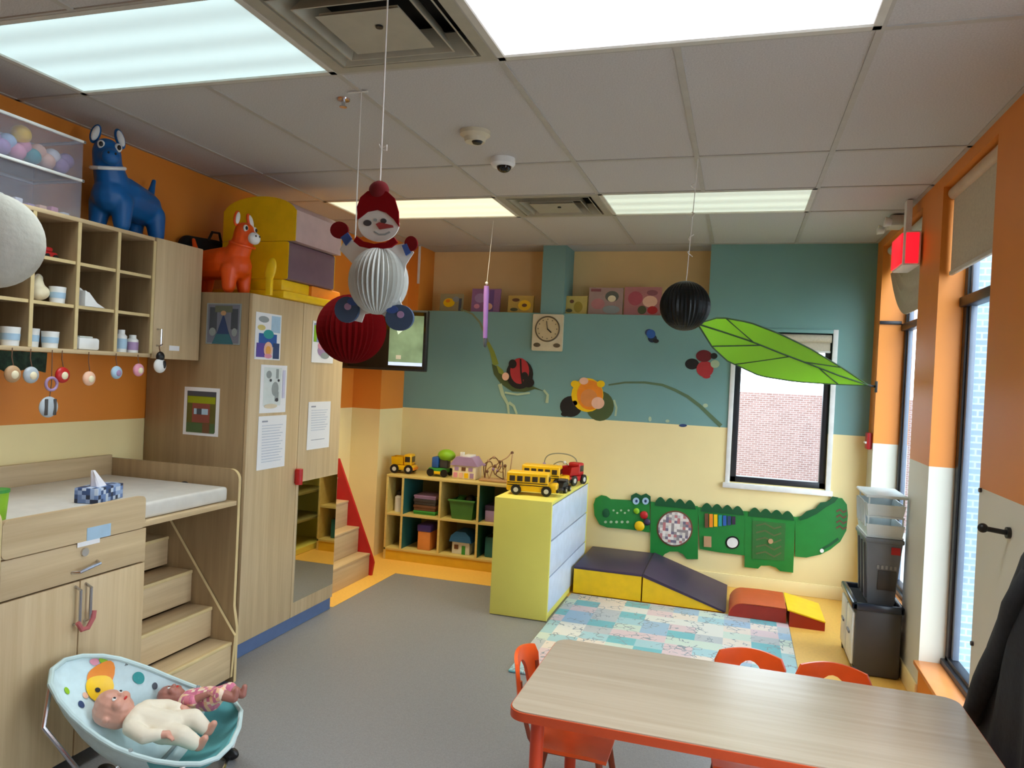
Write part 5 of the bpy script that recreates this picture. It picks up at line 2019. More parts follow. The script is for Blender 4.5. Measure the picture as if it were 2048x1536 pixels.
# ------------------------------------------------------------------ vehicles and toys
def vehicle(name, label, M, kind, body, trim=M_black, L=0.30, Wd=0.12, H=0.12, group=None, wheelm=M_black):
    t = thing(name, label, 'toy vehicle', (0, 0, 0), local=True, mat=M, group=group)
    r = H * 0.2
    b = B(body)
    if kind == 'bus':
        b.box(-L / 2, L * 0.33, -Wd / 2, Wd / 2, r * 0.8, H, 0.012, seg=3)
        b.box(L * 0.30, L / 2, -Wd / 2 + 0.008, Wd / 2 - 0.008, r * 0.8, H * 0.55, 0.012, seg=3)
    else:
        b.box(-L / 2, L / 2, -Wd / 2, Wd / 2, r * 0.8, H * 0.42, 0.01)
        b.box(L * 0.06, L * 0.40, -Wd / 2 + 0.005, Wd / 2 - 0.005, H * 0.40, H, 0.014, seg=3)
    b.done('body', t)
    b = B(pm('toy_glass', (60, 52, 40), 0.2))
    if kind == 'bus':
        for k in range(5):
            x = -L * 0.44 + k * L * 0.15
            for s in (-1, 1):
                b.box(x, x + L * 0.11, s * Wd / 2 - 0.002, s * Wd / 2 + 0.002, H * 0.6, H * 0.84, 0.002)
        b.box(L * 0.325, L * 0.335, -Wd / 2 + 0.015, Wd / 2 - 0.015, H * 0.6, H * 0.86)
    else:
        for s in (-1, 1):
            b.box(L * 0.12, L * 0.34, s * (Wd / 2 - 0.005) - 0.002, s * (Wd / 2 - 0.005) + 0.002, H * 0.6, H * 0.88, 0.002)
        b.box(L * 0.398, L * 0.405, -Wd / 2 + 0.02, Wd / 2 - 0.02, H * 0.58, H * 0.88)
    b.done('windows', t)
    if kind == 'bus':
        b = B(M_black)
        for z in (H * 0.42, H * 0.52):
            for s in (-1, 1):
                b.box(-L * 0.48, L * 0.32, s * Wd / 2 - 0.0015, s * Wd / 2 + 0.0015, z, z + 0.005)
        b.done('stripe', t)
    elif kind == 'dump':
        b = B(body)
        b.loft([[(-L * 0.46 + dx, sy * w, z) for dx, sy in ((0, -1), (L * 0.5, -1), (L * 0.5, 1), (0, 1))] for w, z in ((Wd * 0.4, H * 0.45), (Wd * 0.52, H * 0.85), (Wd * 0.47, H * 0.85), (Wd * 0.36, H * 0.52))])
        b.done('tipper', t)
    for x in (-L * 0.3, L * 0.3):
        for s in (-1, 1):
            b = B(wheelm, M_offwhite)
            b.use(wheelm).cyl((x, s * (Wd / 2 - 0.006), r * 1.15 + 0.0005), (x, s * (Wd / 2 + 0.012), r * 1.15 + 0.0005), r * 1.15, seg=18)
            b.use(M_offwhite).cyl((x, s * (Wd / 2 + 0.011), r * 1.15), (x, s * (Wd / 2 + 0.014), r * 1.15), r * 0.55, seg=12)
            b.done('wheel', t)
    b = B(trim)
    b.box(L / 2 - 0.004, L / 2 + 0.008, -Wd / 2 + 0.005, Wd / 2 - 0.005, r * 0.9, r * 1.6, 0.003)
    b.done('bumper', t)
    return t


def at(x, y, z, deg, s=1.0):
    return Matrix.Translation((x, y, z)) @ Matrix.Rotation(math.radians(deg), 4, 'Z') @ Matrix.Scale(s, 4)


M_bus = pm('school_bus_yellow', (245, 190, 10), 0.35)
p = onY(808, 930, 5.72)
vehicle('toy_truck', 'yellow toy truck with orange base, leftmost on the toy cubby', at(p.x, 5.72, QH + 0.001, 8), 'dump', M_bus, M_orange2, 0.20, 0.13, 0.16)
DT = 0.765
vehicle('toy_bus', 'front yellow toy school bus on the near end of the yellow divider unit', at(-1.295, 4.83, DT + 0.001, 7), 'bus', M_bus, M_black, 0.34, 0.13, 0.15, 'toy school buses')
vehicle('toy_bus', 'rear yellow toy school bus behind the front one on the yellow divider unit', at(-1.32, 5.28, DT + 0.001, 4), 'bus', M_bus, M_black, 0.34, 0.13, 0.15, 'toy school buses')
vehicle('toy_truck', 'red and orange toy truck on the yellow divider unit, right of the buses', at(-1.165, 5.475, DT + 0.001, 70), 'dump', M_red, M_orange2, 0.22, 0.11, 0.16)
vehicle('toy_truck', 'dark low toy vehicle on the divider edge next to the red truck', at(-1.15, 5.06, DT + 0.001, 86), 'dump', M_darkgrey, M_lilac, 0.18, 0.08, 0.085)
# green-roofed toy with blue and yellow
p = onY(885, 920, 5.72)
t = thing('ride_on_toy', 'toy tractor with lime round top and blue, green and yellow body on the cubby', 'toy', (p.x, 5.72, QH))
b = B(M_green)
b.box(p.x - 0.10, p.x + 0.05, 5.66, 5.78, QH + 0.03, QH + 0.07, 0.01)
b.done('base', t)
b = B(M_blue)
b.box(p.x - 0.075, p.x - 0.015, 5.665, 5.775, QH + 0.07, QH + 0.16, 0.012)
b.done('cab', t)
b = B(M_yellow)
b.box(p.x - 0.11, p.x + 0.07, 5.652, 5.664, QH + 0.022, QH + 0.045, 0.004)
b.done('bumper', t)
b = B(M_lime)
b.sph((p.x + 0.035, 5.72, QH + 0.175), (0.075, 0.065, 0.05), 20, 12)
b.done('round_top', t)
b = B(M_darkgrey)
b.box(p.x - 0.01, p.x + 0.06, 5.68, 5.76, QH + 0.07, QH + 0.15, 0.01)
b.done('engine', t)
for x in (-0.075, 0.045):
    for y in (5.648, 5.782):
        b = B(M_black)
        b.cyl((p.x + x, y, QH + 0.033), (p.x + x, y + 0.01, QH + 0.033), 0.032)
        b.done('wheel', t)
# doll house
p = onY(932, 940, 5.70)
t = thing('doll_house', 'pale lilac and cream toy doll house on the toy cubby', 'toy house', (p.x, 5.72, QH))
b = B(M_cream2)
b.box(p.x - 0.10, p.x + 0.10, 5.65, 5.80, QH + 0.001, QH + 0.11, 0.003)
b.done('walls', t)
b = B(M_lilac)
b.poly([(p.x - 0.12, QH + 0.11), (p.x + 0.12, QH + 0.11), (p.x + 0.07, QH + 0.18), (p.x - 0.07, QH + 0.18)], (0, 5.81, 0), X_, Z_, 0, 0.17)
b.done('roof', t)
b = B(M_white)
b.box(p.x - 0.05, p.x - 0.02, 5.68, 5.71, QH + 0.17, QH + 0.215, 0.002)
b.box(p.x - 0.02, p.x + 0.05, 5.66, 5.79, QH + 0.175, QH + 0.195, 0.004)
b.done('chimney', t)
for k, m in enumerate((M_pink, M_peach, M_yellow, M_lilac)):
    b = B(m)
    b.box(p.x - 0.088 + 0.047 * k, p.x - 0.055 + 0.047 * k, 5.646, 5.652, QH + 0.012, QH + 0.052)
    b.done('door' if k == 1 else 'window', t, smooth=False)
for k in range(3):
    b = B(M_brown if k % 2 else M_lilac)
    b.box(p.x - 0.08 + 0.06 * k, p.x - 0.045 + 0.06 * k, 5.646, 5.652, QH + 0.068, QH + 0.098)
    b.done('window', t, smooth=False)


def maze(label, cx, cy, z, wires, base, bw, bd):
    t = thing('bead_maze', label, 'toy', (cx, cy, z))
    b = B(base)
    b.box(cx - bw, cx + bw, cy - bd, cy + bd, z + 0.001, z + 0.02, 0.006)
    b.done('base', t)
    for pts, m, bm_, q in wires:
        b = B(m)
        n = 24
        c = []
        for i in range(n + 1):
            f = i / n * (len(pts) - 1)
            k = min(int(f), len(pts) - 2)
            p0, p1, p2, p3 = [V(pts[max(0, min(len(pts) - 1, k + d))]) for d in (-1, 0, 1, 2)]
            u = f - k
            c.append(0.5 * ((2 * p1) + (p2 - p0) * u + (2 * p0 - 5 * p1 + 4 * p2 - p3) * u * u + (3 * p1 - p0 - 3 * p2 + p3) * u ** 3) + V((cx, cy, z)))
        b.tube(c, 0.0045, 7)
        b.done('wire', t)
        for i in q:
            b = B(bm_)
            b.sph(tuple(c[i]), 0.013, 12, 8)
            b.done('bead', t)


p = onY(994, 945, 5.70)
maze('tangled brown bead maze toy standing right of the doll house', p.x, 5.70, QH, [
    ([(-0.1, 0, 0.02), (-0.09, 0.0, 0.14), (-0.03, 0.02, 0.19), (0.03, 0, 0.12), (0.0, -0.03, 0.06), (0.06, 0, 0.02)], M_brown, M_tan, (6, 9, 14)),
    ([(-0.07, 0.03, 0.02), (-0.04, 0.03, 0.1), (0.02, 0.0, 0.16), (0.08, 0, 0.2), (0.11, 0.02, 0.24), (0.12, 0, 0.2), (0.1, 0, 0.02)], M_tan, M_brown, (5, 8, 17)),
    ([(-0.05, -0.04, 0.02), (-0.07, -0.04, 0.09), (-0.01, -0.04, 0.13), (0.05, -0.04, 0.08), (0.08, -0.03, 0.14), (0.08, -0.04, 0.02)], fl('brass_wire', (176, 140, 90)), M_brown, (4, 10, 18)),
    ([(-0.11, 0.02, 0.02), (-0.12, 0.02, 0.12), (-0.06, 0.02, 0.15), (-0.02, 0.02, 0.05), (0.03, 0.02, 0.17), (0.05, 0.02, 0.02)], M_brown, M_lilac, (5, 12, 16))], M_tan, 0.13, 0.07)
p = onY(1097, 930, 5.62)
maze('bead maze with wide pale wire arches at the back of the divider unit', -1.30, 5.66, DT, [
    ([(-0.13, 0, 0.02), (-0.13, 0, 0.14), (-0.09, 0, 0.19), (0.0, 0, 0.205), (0.09, 0, 0.19), (0.13, 0, 0.14), (0.13, 0, 0.02)], fl('grey_wire', (150, 146, 120)), M_lilac, (3, 21)),
    ([(-0.08, 0.02, 0.02), (-0.07, 0.02, 0.1), (0, 0.02, 0.14), (0.07, 0.02, 0.1), (0.08, 0.02, 0.02)], fl('grey_wire', (150, 146, 120)), M_white, (5, 14, 17, 19)),
    ([(-0.05, -0.03, 0.02), (-0.02, -0.03, 0.12), (0.05, -0.03, 0.06), (0.1, -0.03, 0.13), (0.1, -0.03, 0.02)], M_white, M_sky, (9, 16, 19))], M_tan, 0.15, 0.06)

# ------------------------------------------------------------------ divider unit
t = thing('divider_unit', 'low yellow-ended divider unit with pale blue back panels standing out into the room', 'shelf', (-1.29, 5.2, 0))
DX0, DX1, DY0, DY1 = -1.482, -1.098, 4.59, 5.80
M_ye = pm('pale_yellow_laminate', (236, 226, 108), 0.42, noise=(4, 0.03))
b = B(M_ye)
b.box(DX0, DX1, DY0, DY0 + 0.02, 0.004, DT, 0.003)
b.done('end_panel', t)
b = B(M_ye)
b.box(DX0, DX1, DY1 - 0.02, DY1, 0.004, DT + 0.03, 0.003)
b.done('end_panel', t)
b = B(M_ye)
b.box(DX0, DX1, DY0 + 0.02, DY1 - 0.02, DT - 0.02, DT, 0.002)
b.done('top', t)
M_pb = pm('pale_blue_panel', (206, 218, 236), 0.4)
for k in range(3):
    b = B(M_pb)
    za, zb = 0.05 + 0.232 * k, 0.05 + 0.232 * (k + 1) - 0.010
    b.box(DX1 - 0.02, DX1 - 0.002, DY0 + 0.022, DY1 - 0.022, za, zb, 0.003)
    b.done('back_panel', t)
b = B(M_cubin)
b.box(DX0 + 0.02, DX1 - 0.03, DY0 + 0.02, DY1 - 0.02, 0.26, 0.276)
b.box(DX0 + 0.02, DX1 - 0.03, DY0 + 0.02, DY1 - 0.02, 0.49, 0.506)
b.box(DX0 + 0.02, DX1 - 0.03, 5.19, 5.206, 0.05, DT - 0.02)
b.done('shelves', t, smooth=False)
b = B(M_ye)
b.box(DX0 + 0.01, DX1 - 0.006, DY0 + 0.02, DY1 - 0.02, 0.004, 0.05)
b.done('plinth', t, smooth=False)

# ------------------------------------------------------------------ soft climbing set
BF = 5.27


def climb(label, cover, side, prof, ya, yb, topmat):
    """prof in X-Z; top cover one colour, sides another"""
    xs = [q[0] for q in prof]
    t = thing('climbing_foam', label, 'foam block', ((min(xs) + max(xs)) / 2, (ya + yb) / 2, 0), 'soft climbing set')
    b = B(side)
    b.poly(prof, (0, yb, 0), X_, Z_, 0.0, yb - ya)
    b.done('sides', t, smooth=False)
    top = [q for q in prof if q[1] > 0.003]
    return t, top


t, _ = climb('purple-topped yellow foam box at the left end of the climbing set', M_purple, M_yellow, [(-1.075, 0.014), (-0.59, 0.014), (-0.59, 0.19), (-1.075, 0.19)], BF, 5.98, M_purple)
b = B(M_purple)
b.box(-1.079, -0.586, BF - 0.004, 5.984, 0.186, 0.205, 0.008)
b.done('top_cover', t, 'purple top')
t, _ = climb('purple-topped yellow foam ramp in the middle of the climbing set', M_purple, M_yellow, [(-0.58, 0.014), (-0.035, 0.014), (-0.58, 0.19)], BF, 5.98, M_purple)
b = B(M_purple)
b.poly([(-0.584, 0.188), (-0.022, 0.0135), (-0.012, 0.022), (-0.576, 0.208), (-0.584, 0.205)], (0, 5.984, 0), X_, Z_, 0.0, 5.984 - BF + 0.004)
b.done('slope_cover', t, 'purple slope')
t, _ = climb('low orange foam step with a rounded end beside the ramp', M_orangefoam, pm('deep_red_foam', (168, 42, 22), 0.4), [(-0.005 + 0.1 - 0.09 * math.cos(q), 0.014 + 0.09 * math.sin(q)) for q in [PI / 2 * i / 6 for i in range(7)]] + [(0.37, 0.105), (0.37, 0.014)], 5.215, 5.62, M_orangefoam)
P = []
for i in range(9):
    y = 5.212 + (5.624 - 5.212) * i / 8
    row = [(0.095 - 0.093 * math.cos(q), y, 0.103 * math.sin(q) + 0.006) for q in [0.35 + (PI / 2 - 0.35) * j / 6 for j in range(7)]] + [(0.2, y, 0.112), (0.368, y, 0.110)]
    P.append(row)
b = B(M_orangefoam)
b.grid(P, 0.004)
b.done('top_cover', t, 'orange top')
t, _ = climb('small red foam wedge with a yellow top at the right end of the climbing set', M_yellow, pm('deep_red_foam', (168, 42, 22), 0.4), [(0.388, 0.002), (0.605, 0.002), (0.605, 0.058), (0.388, 0.105)], 5.19, 5.62, M_yellow)
b = B(M_yellow)
b.poly([(0.374, 0.105), (0.607, 0.056), (0.607, 0.064), (0.374, 0.113)], (0, 5.622, 0), X_, Z_, 0.0, 5.622 - 5.188)
b.done('top_cover', t, 'yellow sloping top')

# ------------------------------------------------------------------ play mat
b = B(patchwork('pastel_patchwork', [(168, 206, 214), (226, 226, 220), (222, 200, 204), (120, 190, 200), (206, 222, 210), (190, 196, 200), (160, 190, 214), (232, 220, 208)], 0.165, 0.125))
b.box(-1.085, 0.385, 3.73, 5.255, 0.002, 0.0125, 0.003)
tag(b.done('play_mat'), 'large pastel patchwork foam play mat in front of the climbing set', 'play mat')

# ================================================================== table and chairs
TZ = 0.56
t = thing('kids_table', 'low wood-topped kids table with orange edge and orange legs', 'table', (0.08, 2.45, 0))
TX0, TX1, TY0, TY1 = -0.612, 0.735, 2.12, 2.775
b = B(wood('table_laminate', (176, 161, 138), (194, 180, 158), 'X', 0.26))
b.poly(rrect(TX0, TX1, TY0, TY1, 0.05), (0, 0, TZ - 0.004), X_, Y_, -0.02, 0.004)
b.done('table_top', t)
b = B(pm('orange_edge_band', (206, 78, 36), 0.4))
b.poly(rrect(TX0 - 0.004, TX1 + 0.004, TY0 - 0.004, TY1 + 0.004, 0.054), (0, 0, TZ - 0.006), X_, Y_, -0.024, 0.002)
b.done('edge_band', t)
M_leg = pm('orange_leg_metal', (204, 66, 28), 0.4)
for x in (TX0 + 0.075, TX1 - 0.075):
    for y in (TY0 + 0.075, TY1 - 0.042):
        b = B(M_leg)
        b.cyl((x, y, 0.012), (x, y, TZ - 0.03), 0.021, seg=18)
        b.box(x - 0.04, x + 0.04, y - 0.04, y + 0.04, TZ - 0.036, TZ - 0.03, 0.002)
        l = b.done('leg', t)
        b = B(M_black)
        b.cyl((x, y, 0.0005), (x, y, 0.014), 0.024, seg=16)
        b.done('foot_cap', l)
b = B(M_leg)
for y in (TY0 + 0.075, TY1 - 0.075):
    b.box(TX0 + 0.08, TX1 - 0.08, y - 0.01, y + 0.01, TZ - 0.058, TZ - 0.03, 0.002)
for x in (TX0 + 0.075, TX1 - 0.075):
    b.box(x - 0.01, x + 0.01, TY0 + 0.08, TY1 - 0.08, TZ - 0.075, TZ - 0.03, 0.002)
b.done('apron', t)


def make_chair(label):
    """front of the seat towards local +x; the back rises at local -x"""
    t = thing('kids_chair', label, 'chair', (0, 0, 0), local=True, group='orange kids chairs at the table')
    b = B(M_orangechair)
    P = []
    for i in range(9):
        x = -0.13 + 0.26 * i / 8
        P.append([(x, (0.116 - 0.012 * (abs(x) / 0.13) ** 3) * (2 * j / 8 - 1), 0.29 - 0.012 * math.cos((2 * j / 8 - 1) * PI / 2) * math.cos(x / 0.13 * PI / 2) + (0.0 if i < 7 else -0.006 * (i - 6))) for j in range(9)])
    b.grid(P, -0.012)
    b.done('seat', t)
    b = B(M_orangechair)
    n = 16

    def bp(f, z):
        return V((-0.165 - 0.03 * (1 - (2 * f - 1) ** 2) - 0.02 * (z - 0.42) / 0.16, 0.122 * (2 * f - 1), z))
    O = []
    for i in range(n + 1):
        f = i / n
        O.append((f, 0.555 + 0.02 * math.sin(PI * f) - (0.03 if i in (0, n) else 0.0)))
    rows = []
    for k in range(7):
        row = []
        for i in range(n + 1):
            f = i / n
            zt = O[i][1]
            zb = 0.43 + (0.102 * max(0.0, 1 - ((f - 0.5) / 0.24) ** 2) ** 0.5 if abs(f - 0.5) < 0.24 else 0.0)
            row.append(bp(f, zb + (zt - zb) * k / 6))
        rows.append(row)
    b.grid(rows, 0.013)
    b.done('backrest', t)
    M_cl = pm('brown_orange_metal', (150, 66, 34), 0.4)
    for s in (-1, 1):
        b = B(M_cl)
        b.tube([bp(0.5 + 0.44 * s, 0.5), bp(0.5 + 0.44 * s, 0.42), (-0.14, s * 0.1, 0.31), (-0.115, s * 0.095, 0.272)], 0.0085)
        b.done('back_support', t)
        for x0, x1 in ((0.10, 0.145), (-0.105, -0.165)):
            b = B(M_cl)
            b.tube([(x0, s * 0.09, 0.276), (x1, s * 0.128, 0.012)], [0.0125, 0.0105], 10)
            l = b.done('leg', t)
            b = B(M_black)
            b.cyl((x1, s * 0.128, 0.0005), (x1, s * 0.128, 0.018), 0.0125)
            b.done('foot_cap', l)
    b = B(M_cl)
    b.tube([(0.10, -0.09, 0.27), (-0.105, -0.09, 0.27), (-0.105, 0.09, 0.27), (0.10, 0.09, 0.27)], 0.008, closed=True)
    b.done('seat_frame', t)
    return t


ch = make_chair('orange kids chair pushed in at the left end of the table')
ch.location = (-0.492, 2.575, 0)
ch.rotation_euler = (0, 0, 0.0)
dup(ch, (0.085, 2.715, 0), math.radians(-91), 'orange kids chair at the far side of the table, showing the slot in its back')
dup(ch, (0.366, 2.69, 0), math.radians(-92), 'orange kids chair at the far side of the table, nearest the window')

# ================================================================== bins by the window
t = thing('storage_trolley', 'low dark grey storage bin unit with white side fronts and black lid rim', 'storage bin', (0.78, 4.7, 0))
b = B(M_darkgrey)
b.box(0.675, 0.905, 4.47, 4.935, 0.004, 0.365, 0.012)
b.done('body', t)
for ya, yb in ((4.49, 4.69), (4.715, 4.915)):
    b = B(pm('white_front', (222, 222, 214), 0.4))
    b.box(0.66, 0.68, ya, yb, 0.05, 0.34, 0.008)
    d = b.done('drawer_front', t, 'white front')
    b = B(M_grey)
    b.box(0.652, 0.662, ya + 0.06, yb - 0.06, 0.2, 0.215, 0.003)
    b.done('handle', d)
b = B(pm('blue_black_rim', (36, 46, 62), 0.25))
for q in ((0.655, 0.685, 4.46, 4.945), (0.89, 0.915, 4.46, 4.945), (0.655, 0.915, 4.46, 4.485), (0.655, 0.915, 4.92, 4.945)):
    b.box(q[0], q[1], q[2], q[3], 0.36, 0.40, 0.008)
b.done('lid_rim', t)
b = B(M_dark)  # dark sheet over the closed body, shade of a bin interior painted on
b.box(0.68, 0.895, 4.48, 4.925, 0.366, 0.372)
b.done('painted_hollow', t, smooth=False)
for c in ((0.69, 4.49), (0.69, 4.915)):
    b = B(M_black)
    b.cyl((c[0] - 0.018, c[1], 0.0255), (c[0] + 0.004, c[1], 0.0255), 0.025)
    b.done('wheel', t)
t = thing('grey_tote', 'tall grey plastic tote with a red label standing on the dark bin unit', 'storage bin', (0.82, 4.72, 0.372))
b = B(M_grey)
b.loft([[(0.815 + sx * w, 4.73 + sy * d, z) for sx, sy in ((-1, -1), (1, -1), (1, 1), (-1, 1))] for w, d, z in ((0.066, 0.145, 0.373), (0.092, 0.175, 0.73), (0.085, 0.168, 0.73), (0.07, 0.145, 0.385))])
b.done('tub', t)
b = B(M_grey)
b.box(0.715, 0.915, 4.545, 4.915, 0.722, 0.748, 0.008)
b.done('lid', t)
b = B(M_red)
b.box(0.85, 0.895, 4.5515, 4.556, 0.665, 0.705)
b.done('label', t, 'small red label', smooth=False)
b = B(M_darkgrey)
b.box(0.79, 0.885, 4.563, 4.572, 0.46, 0.57, 0.006)
b.done('recessed_panel', t)
b = B(pm('light_grey_print', (150, 152, 150), 0.6))
for k in range(5):
    b.box(0.782 + 0.022 * k, 0.794 + 0.022 * k, 4.5615, 4.566, 0.578, 0.598)
b.done('faint_print', t, smooth=False)
b = B(M_grey)
for y in (4.62, 4.72, 4.82):
    b.loft([[(0.738 + dx, y + dy, z) for dx, dy in ((-0.006, -0.012), (0.01, -0.012), (0.01, 0.012), (-0.006, 0.012))] for z in (0.40,)] + [[(0.722 + dx, y + dy, 0.71) for dx, dy in ((-0.006, -0.012), (0.01, -0.012), (0.01, 0.012), (-0.006, 0.012))]])
b.done('rib', t)
M_wplast = pm('white_wire_plastic', (214, 222, 222), 0.4)
t = thing('wire_basket', 'stack of white open plastic trays topping the grey tote by the window', 'basket', (0.82, 4.73, 0.75))
for k in range(2):
    z = 0.7495 + 0.112 * k
    b = B(M_wplast)
    b.box(0.72, 0.91, 4.56, 4.9, z, z + 0.008, 0.002)
    b.loft([[(0.815 + sx * w, 4.73 + sy * d, zz) for sx, sy in ((-1, -1), (1, -1), (1, 1), (-1, 1))] for w, d, zz in ((0.088, 0.163, z + 0.006), (0.098, 0.176, z + 0.075), (0.092, 0.170, z + 0.075), (0.082, 0.157, z + 0.006))], cap=False)
    for sx in (-0.09, 0.085):
        for sy in (-0.165, 0.16):
            b.box(0.815 + sx, 0.822 + sx, 4.73 + sy, 4.737 + sy, z + 0.06, z + 0.112)
    b.done('tray', t)
b = B(M_wplast)
b.box(0.708, 0.922, 4.545, 4.915, 0.973, 0.99, 0.006)
b.done('lid', t)
b = B(M_wplast)
for k in range(6):
    y0 = 4.56 + 0.055 * k
    b.tube([(0.712, y0, 0.81), (0.712, y0 + 0.03, 0.86), (0.712, y0 + 0.055, 0.935)], 0.004, 6)
b.done('bracing', t)

# ================================================================== coat on its peg
p = onX(2020, 1066, 0.93)
t = thing('coat_hook', 'black coat peg on the white wall above the coat edge', 'hook', (0.92, p.y, p.z))
b = B(M_black)
b.cyl((0.93, p.y, p.z), (0.918, p.y, p.z), 0.02)
b.cyl((0.918, p.y, p.z), (0.85, p.y, p.z + 0.008), 0.009)
b.done('peg', t)
b = B(M_black)
b.sph((0.846, p.y, p.z + 0.009), 0.017)
b.done('knob', t)
for px, py in ((1957, 978), (1937, 1277)):
    q = onX(px, py, 0.93)
    q.y = 3.335
    b = B(M_darkgrey)
    b.cyl((0.93, q.y, q.z), (0.921, q.y, q.z), 0.009)
    tag(b.done('wall_bolt'), 'small dark bolt ' + ('high' if py < 1100 else 'low') + ' on the white wall edge beside the near window', 'bolt')
t = thing('coat', 'dark navy-black coat hanging on the white wall at the right edge, over the table end', 'coat', (0.84, 2.4, 0.39))
NAV = pm('navy_black_cloth', (22, 26, 34), 0.85, noise=(50, 0.25), bump=(60, 0.3))
lev = [(1.17, 2.37, 0.03, 0.025), (1.15, 2.37, 0.09, 0.04), (1.10, 2.37, 0.155, 0.046), (1.0, 2.37, 0.235, 0.05), (0.88, 2.375, 0.32, 0.052), (0.76, 2.385, 0.40, 0.054), (0.64, 2.40, 0.47, 0.05),
       (0.52, 2.42, 0.53, 0.048), (0.44, 2.43, 0.57, 0.048), (0.40, 2.43, 0.575, 0.044), (0.39, 2.43, 0.55, 0.03)]
rings = []
for z, yc, a, d in lev:
    g = max(0.0, (1.1 - z) / 0.8)
    ring = []
    for i in range(96):
        q = 2 * PI * i / 96
        rp = 1 + 0.26 * g * math.sin(q * 13 + 1.2 + 0.8 * g) + 0.14 * g * math.sin(q * 23)
        ring.append((0.832 + d * math.cos(q) * rp, yc + a * math.sin(q), z + 0.02 * g * max(0.0, -math.sin(q))))
    rings.append(ring)
b = B(NAV)
b.loft(rings)
b.done('body', t, angle=80)
for yc, dy in ((2.375, 0.40), (2.2, -0.2)):
    rings = []
    for k in range(11):
        f = k / 10
        z = 1.08 - 0.58 * f
        ring = []
        for i in range(24):
            q = 2 * PI * i / 24
            ring.append((0.789 - 0.012 * f + (0.03 * min(1, 0.4 + 3 * f) + 0.005 * math.sin(f * 11)) * math.cos(q), yc + dy * f + (0.05 + 0.006 * math.sin(f * 14)) * math.sin(q), z))
        rings.append(ring)
    b = B(NAV)
    b.loft(rings)
    b.done('sleeve', t, angle=80)
b = B(pm('navy_collar', (30, 36, 48), 0.85))
b.tube([(0.83, 2.37 + 0.07 * math.cos(q), 1.165 - 0.03 * math.sin(q)) for q in [i * PI / 9 for i in range(10)]], 0.018)
b.done('collar', t)
b = B(M_black)
b.tube([(0.93, 2.37, 1.20), (0.87, 2.37, 1.20), (0.835, 2.37, 1.195), (0.83, 2.37, 1.165)], 0.007)
b.done('hanging_loop', t)

# ================================================================== hanging decorations
def string_to(t, p0, p1, r=0.0022, wob=0.0):
    b = B(M_string)
    n = 12
    p0, p1 = V(p0), V(p1)
    b.tube([p0.lerp(p1, i / n) + V((wob * math.sin(i * 2.1), 0, 0)) for i in range(n + 1)], r, 6)
    b.done('string', t)


# paper snowman
SY = 1.95
s0 = onY(758, 450, SY)
k = (onY(858, 450, SY) - s0).length / 100.0       # metres per photo pixel at the snowman


def sp(px, py, dy=0.0):
    q = onY(px, py, SY)
    return V((q.x, SY + dy, q.z))


c = sp(757, 562)
t = thing('hanging_snowman', 'paper snowman decoration with red hat and honeycomb belly hanging on a string', 'decoration', tuple(c))
hook = (c.x - 0.012, SY, CEIL - 0.004)
string_to(t, tuple(sp(760, 368)), hook, 0.0026)
kn = sp(766, 297)
b = B(M_string)
b.tube([tuple(kn + V((0.0, 0, 0.004))), tuple(kn + V((0.014, -0.004, 0.008))), tuple(kn + V((0.012, 0, -0.006))), tuple(kn + V((-0.004, 0, -0.004))), tuple(kn + V((-0.012, -0.003, 0.012)))], 0.002)
b.done('knot', t)
M_snow = pm('snow_paper', (222, 222, 218), 0.8)
M_hatred = pm('hat_red_paper', (128, 6, 16), 0.8, spec=0.15)
M_mit = pm('mitten_red_paper', (112, 16, 20), 0.8, spec=0.15)
M_cuff = pm('cuff_blue_paper', (56, 84, 150), 0.8)
b = B(pm('belly_paper', (196, 198, 192), 0.85))
prof = [(55 * k * math.sin(a), -62 * k * math.cos(a)) for a in [PI * i / 18 for i in range(19)]]
b.lathe(prof, tuple(c), 72, pleat=0.86)
b.done('honeycomb_belly', t, angle=5)


def card(pts, m, d0, d1, name, par=None, label=None):
    b = B(m)
    q = [(onY(px, py, SY).x, onY(px, py, SY).z) for px, py in pts]
    b.poly(q, (0, SY, 0), X_, Z_, d0, d1)
    return b.done(name, par or t, label, angle=30)


body = card([(702, 478), (720, 490), (757, 498), (795, 490), (812, 486), (828, 505), (812, 530), (808, 560), (800, 600), (812, 628), (800, 645), (782, 640), (757, 625), (730, 628), (724, 645), (700, 640), (697, 620), (712, 600), (702, 560), (706, 528), (680, 500), (688, 482)], M_snow, -0.001, 0.002, 'backing_card')
head = card(ell(759, 448, 41, 36, 30), M_snow, 0.002, 0.006, 'head')
hat = card([(718, 440), (717, 415), (724, 396), (738, 384), (757, 380), (778, 385), (792, 398), (800, 425), (801, 455), (790, 440), (775, 427), (757, 421), (738, 425), (724, 436)], M_hatred, 0.006, 0.010, 'hat')
b = B(pm('pompom_red', (110, 10, 18), 0.9))
b.sph(tuple(sp(758, 380)), (20 * k, 0.02, 17 * k))
b.done('pompom', hat)
scarf = card([(722, 476), (735, 486), (757, 491), (780, 488), (796, 478), (803, 488), (790, 498), (757, 502), (728, 496), (716, 486)], M_hatred, 0.020, 0.028, 'scarf')
card(ell(737, 447, 8, 6), M_black2, 0.006, 0.008, 'eye', head)
card(ell(769, 443, 6, 5), M_black2, 0.006, 0.008, 'eye', head)
card(ell(753, 441, 4, 3), M_gr, 0.006, 0.008, 'brow', head)
card([(755, 450), (762, 446), (788, 452), (789, 456), (762, 460)], fl('nose_red', (150, 50, 54)), 0.006, 0.012, 'nose', head)
card(strip([(750, 464), (760, 470), (772, 470), (782, 465)], 1.5, 1.5), M_gr, 0.006, 0.008, 'smile', head)
card(ell(681, 461, 18, 17, 20), M_mit, 0.002, 0.008, 'mitten')
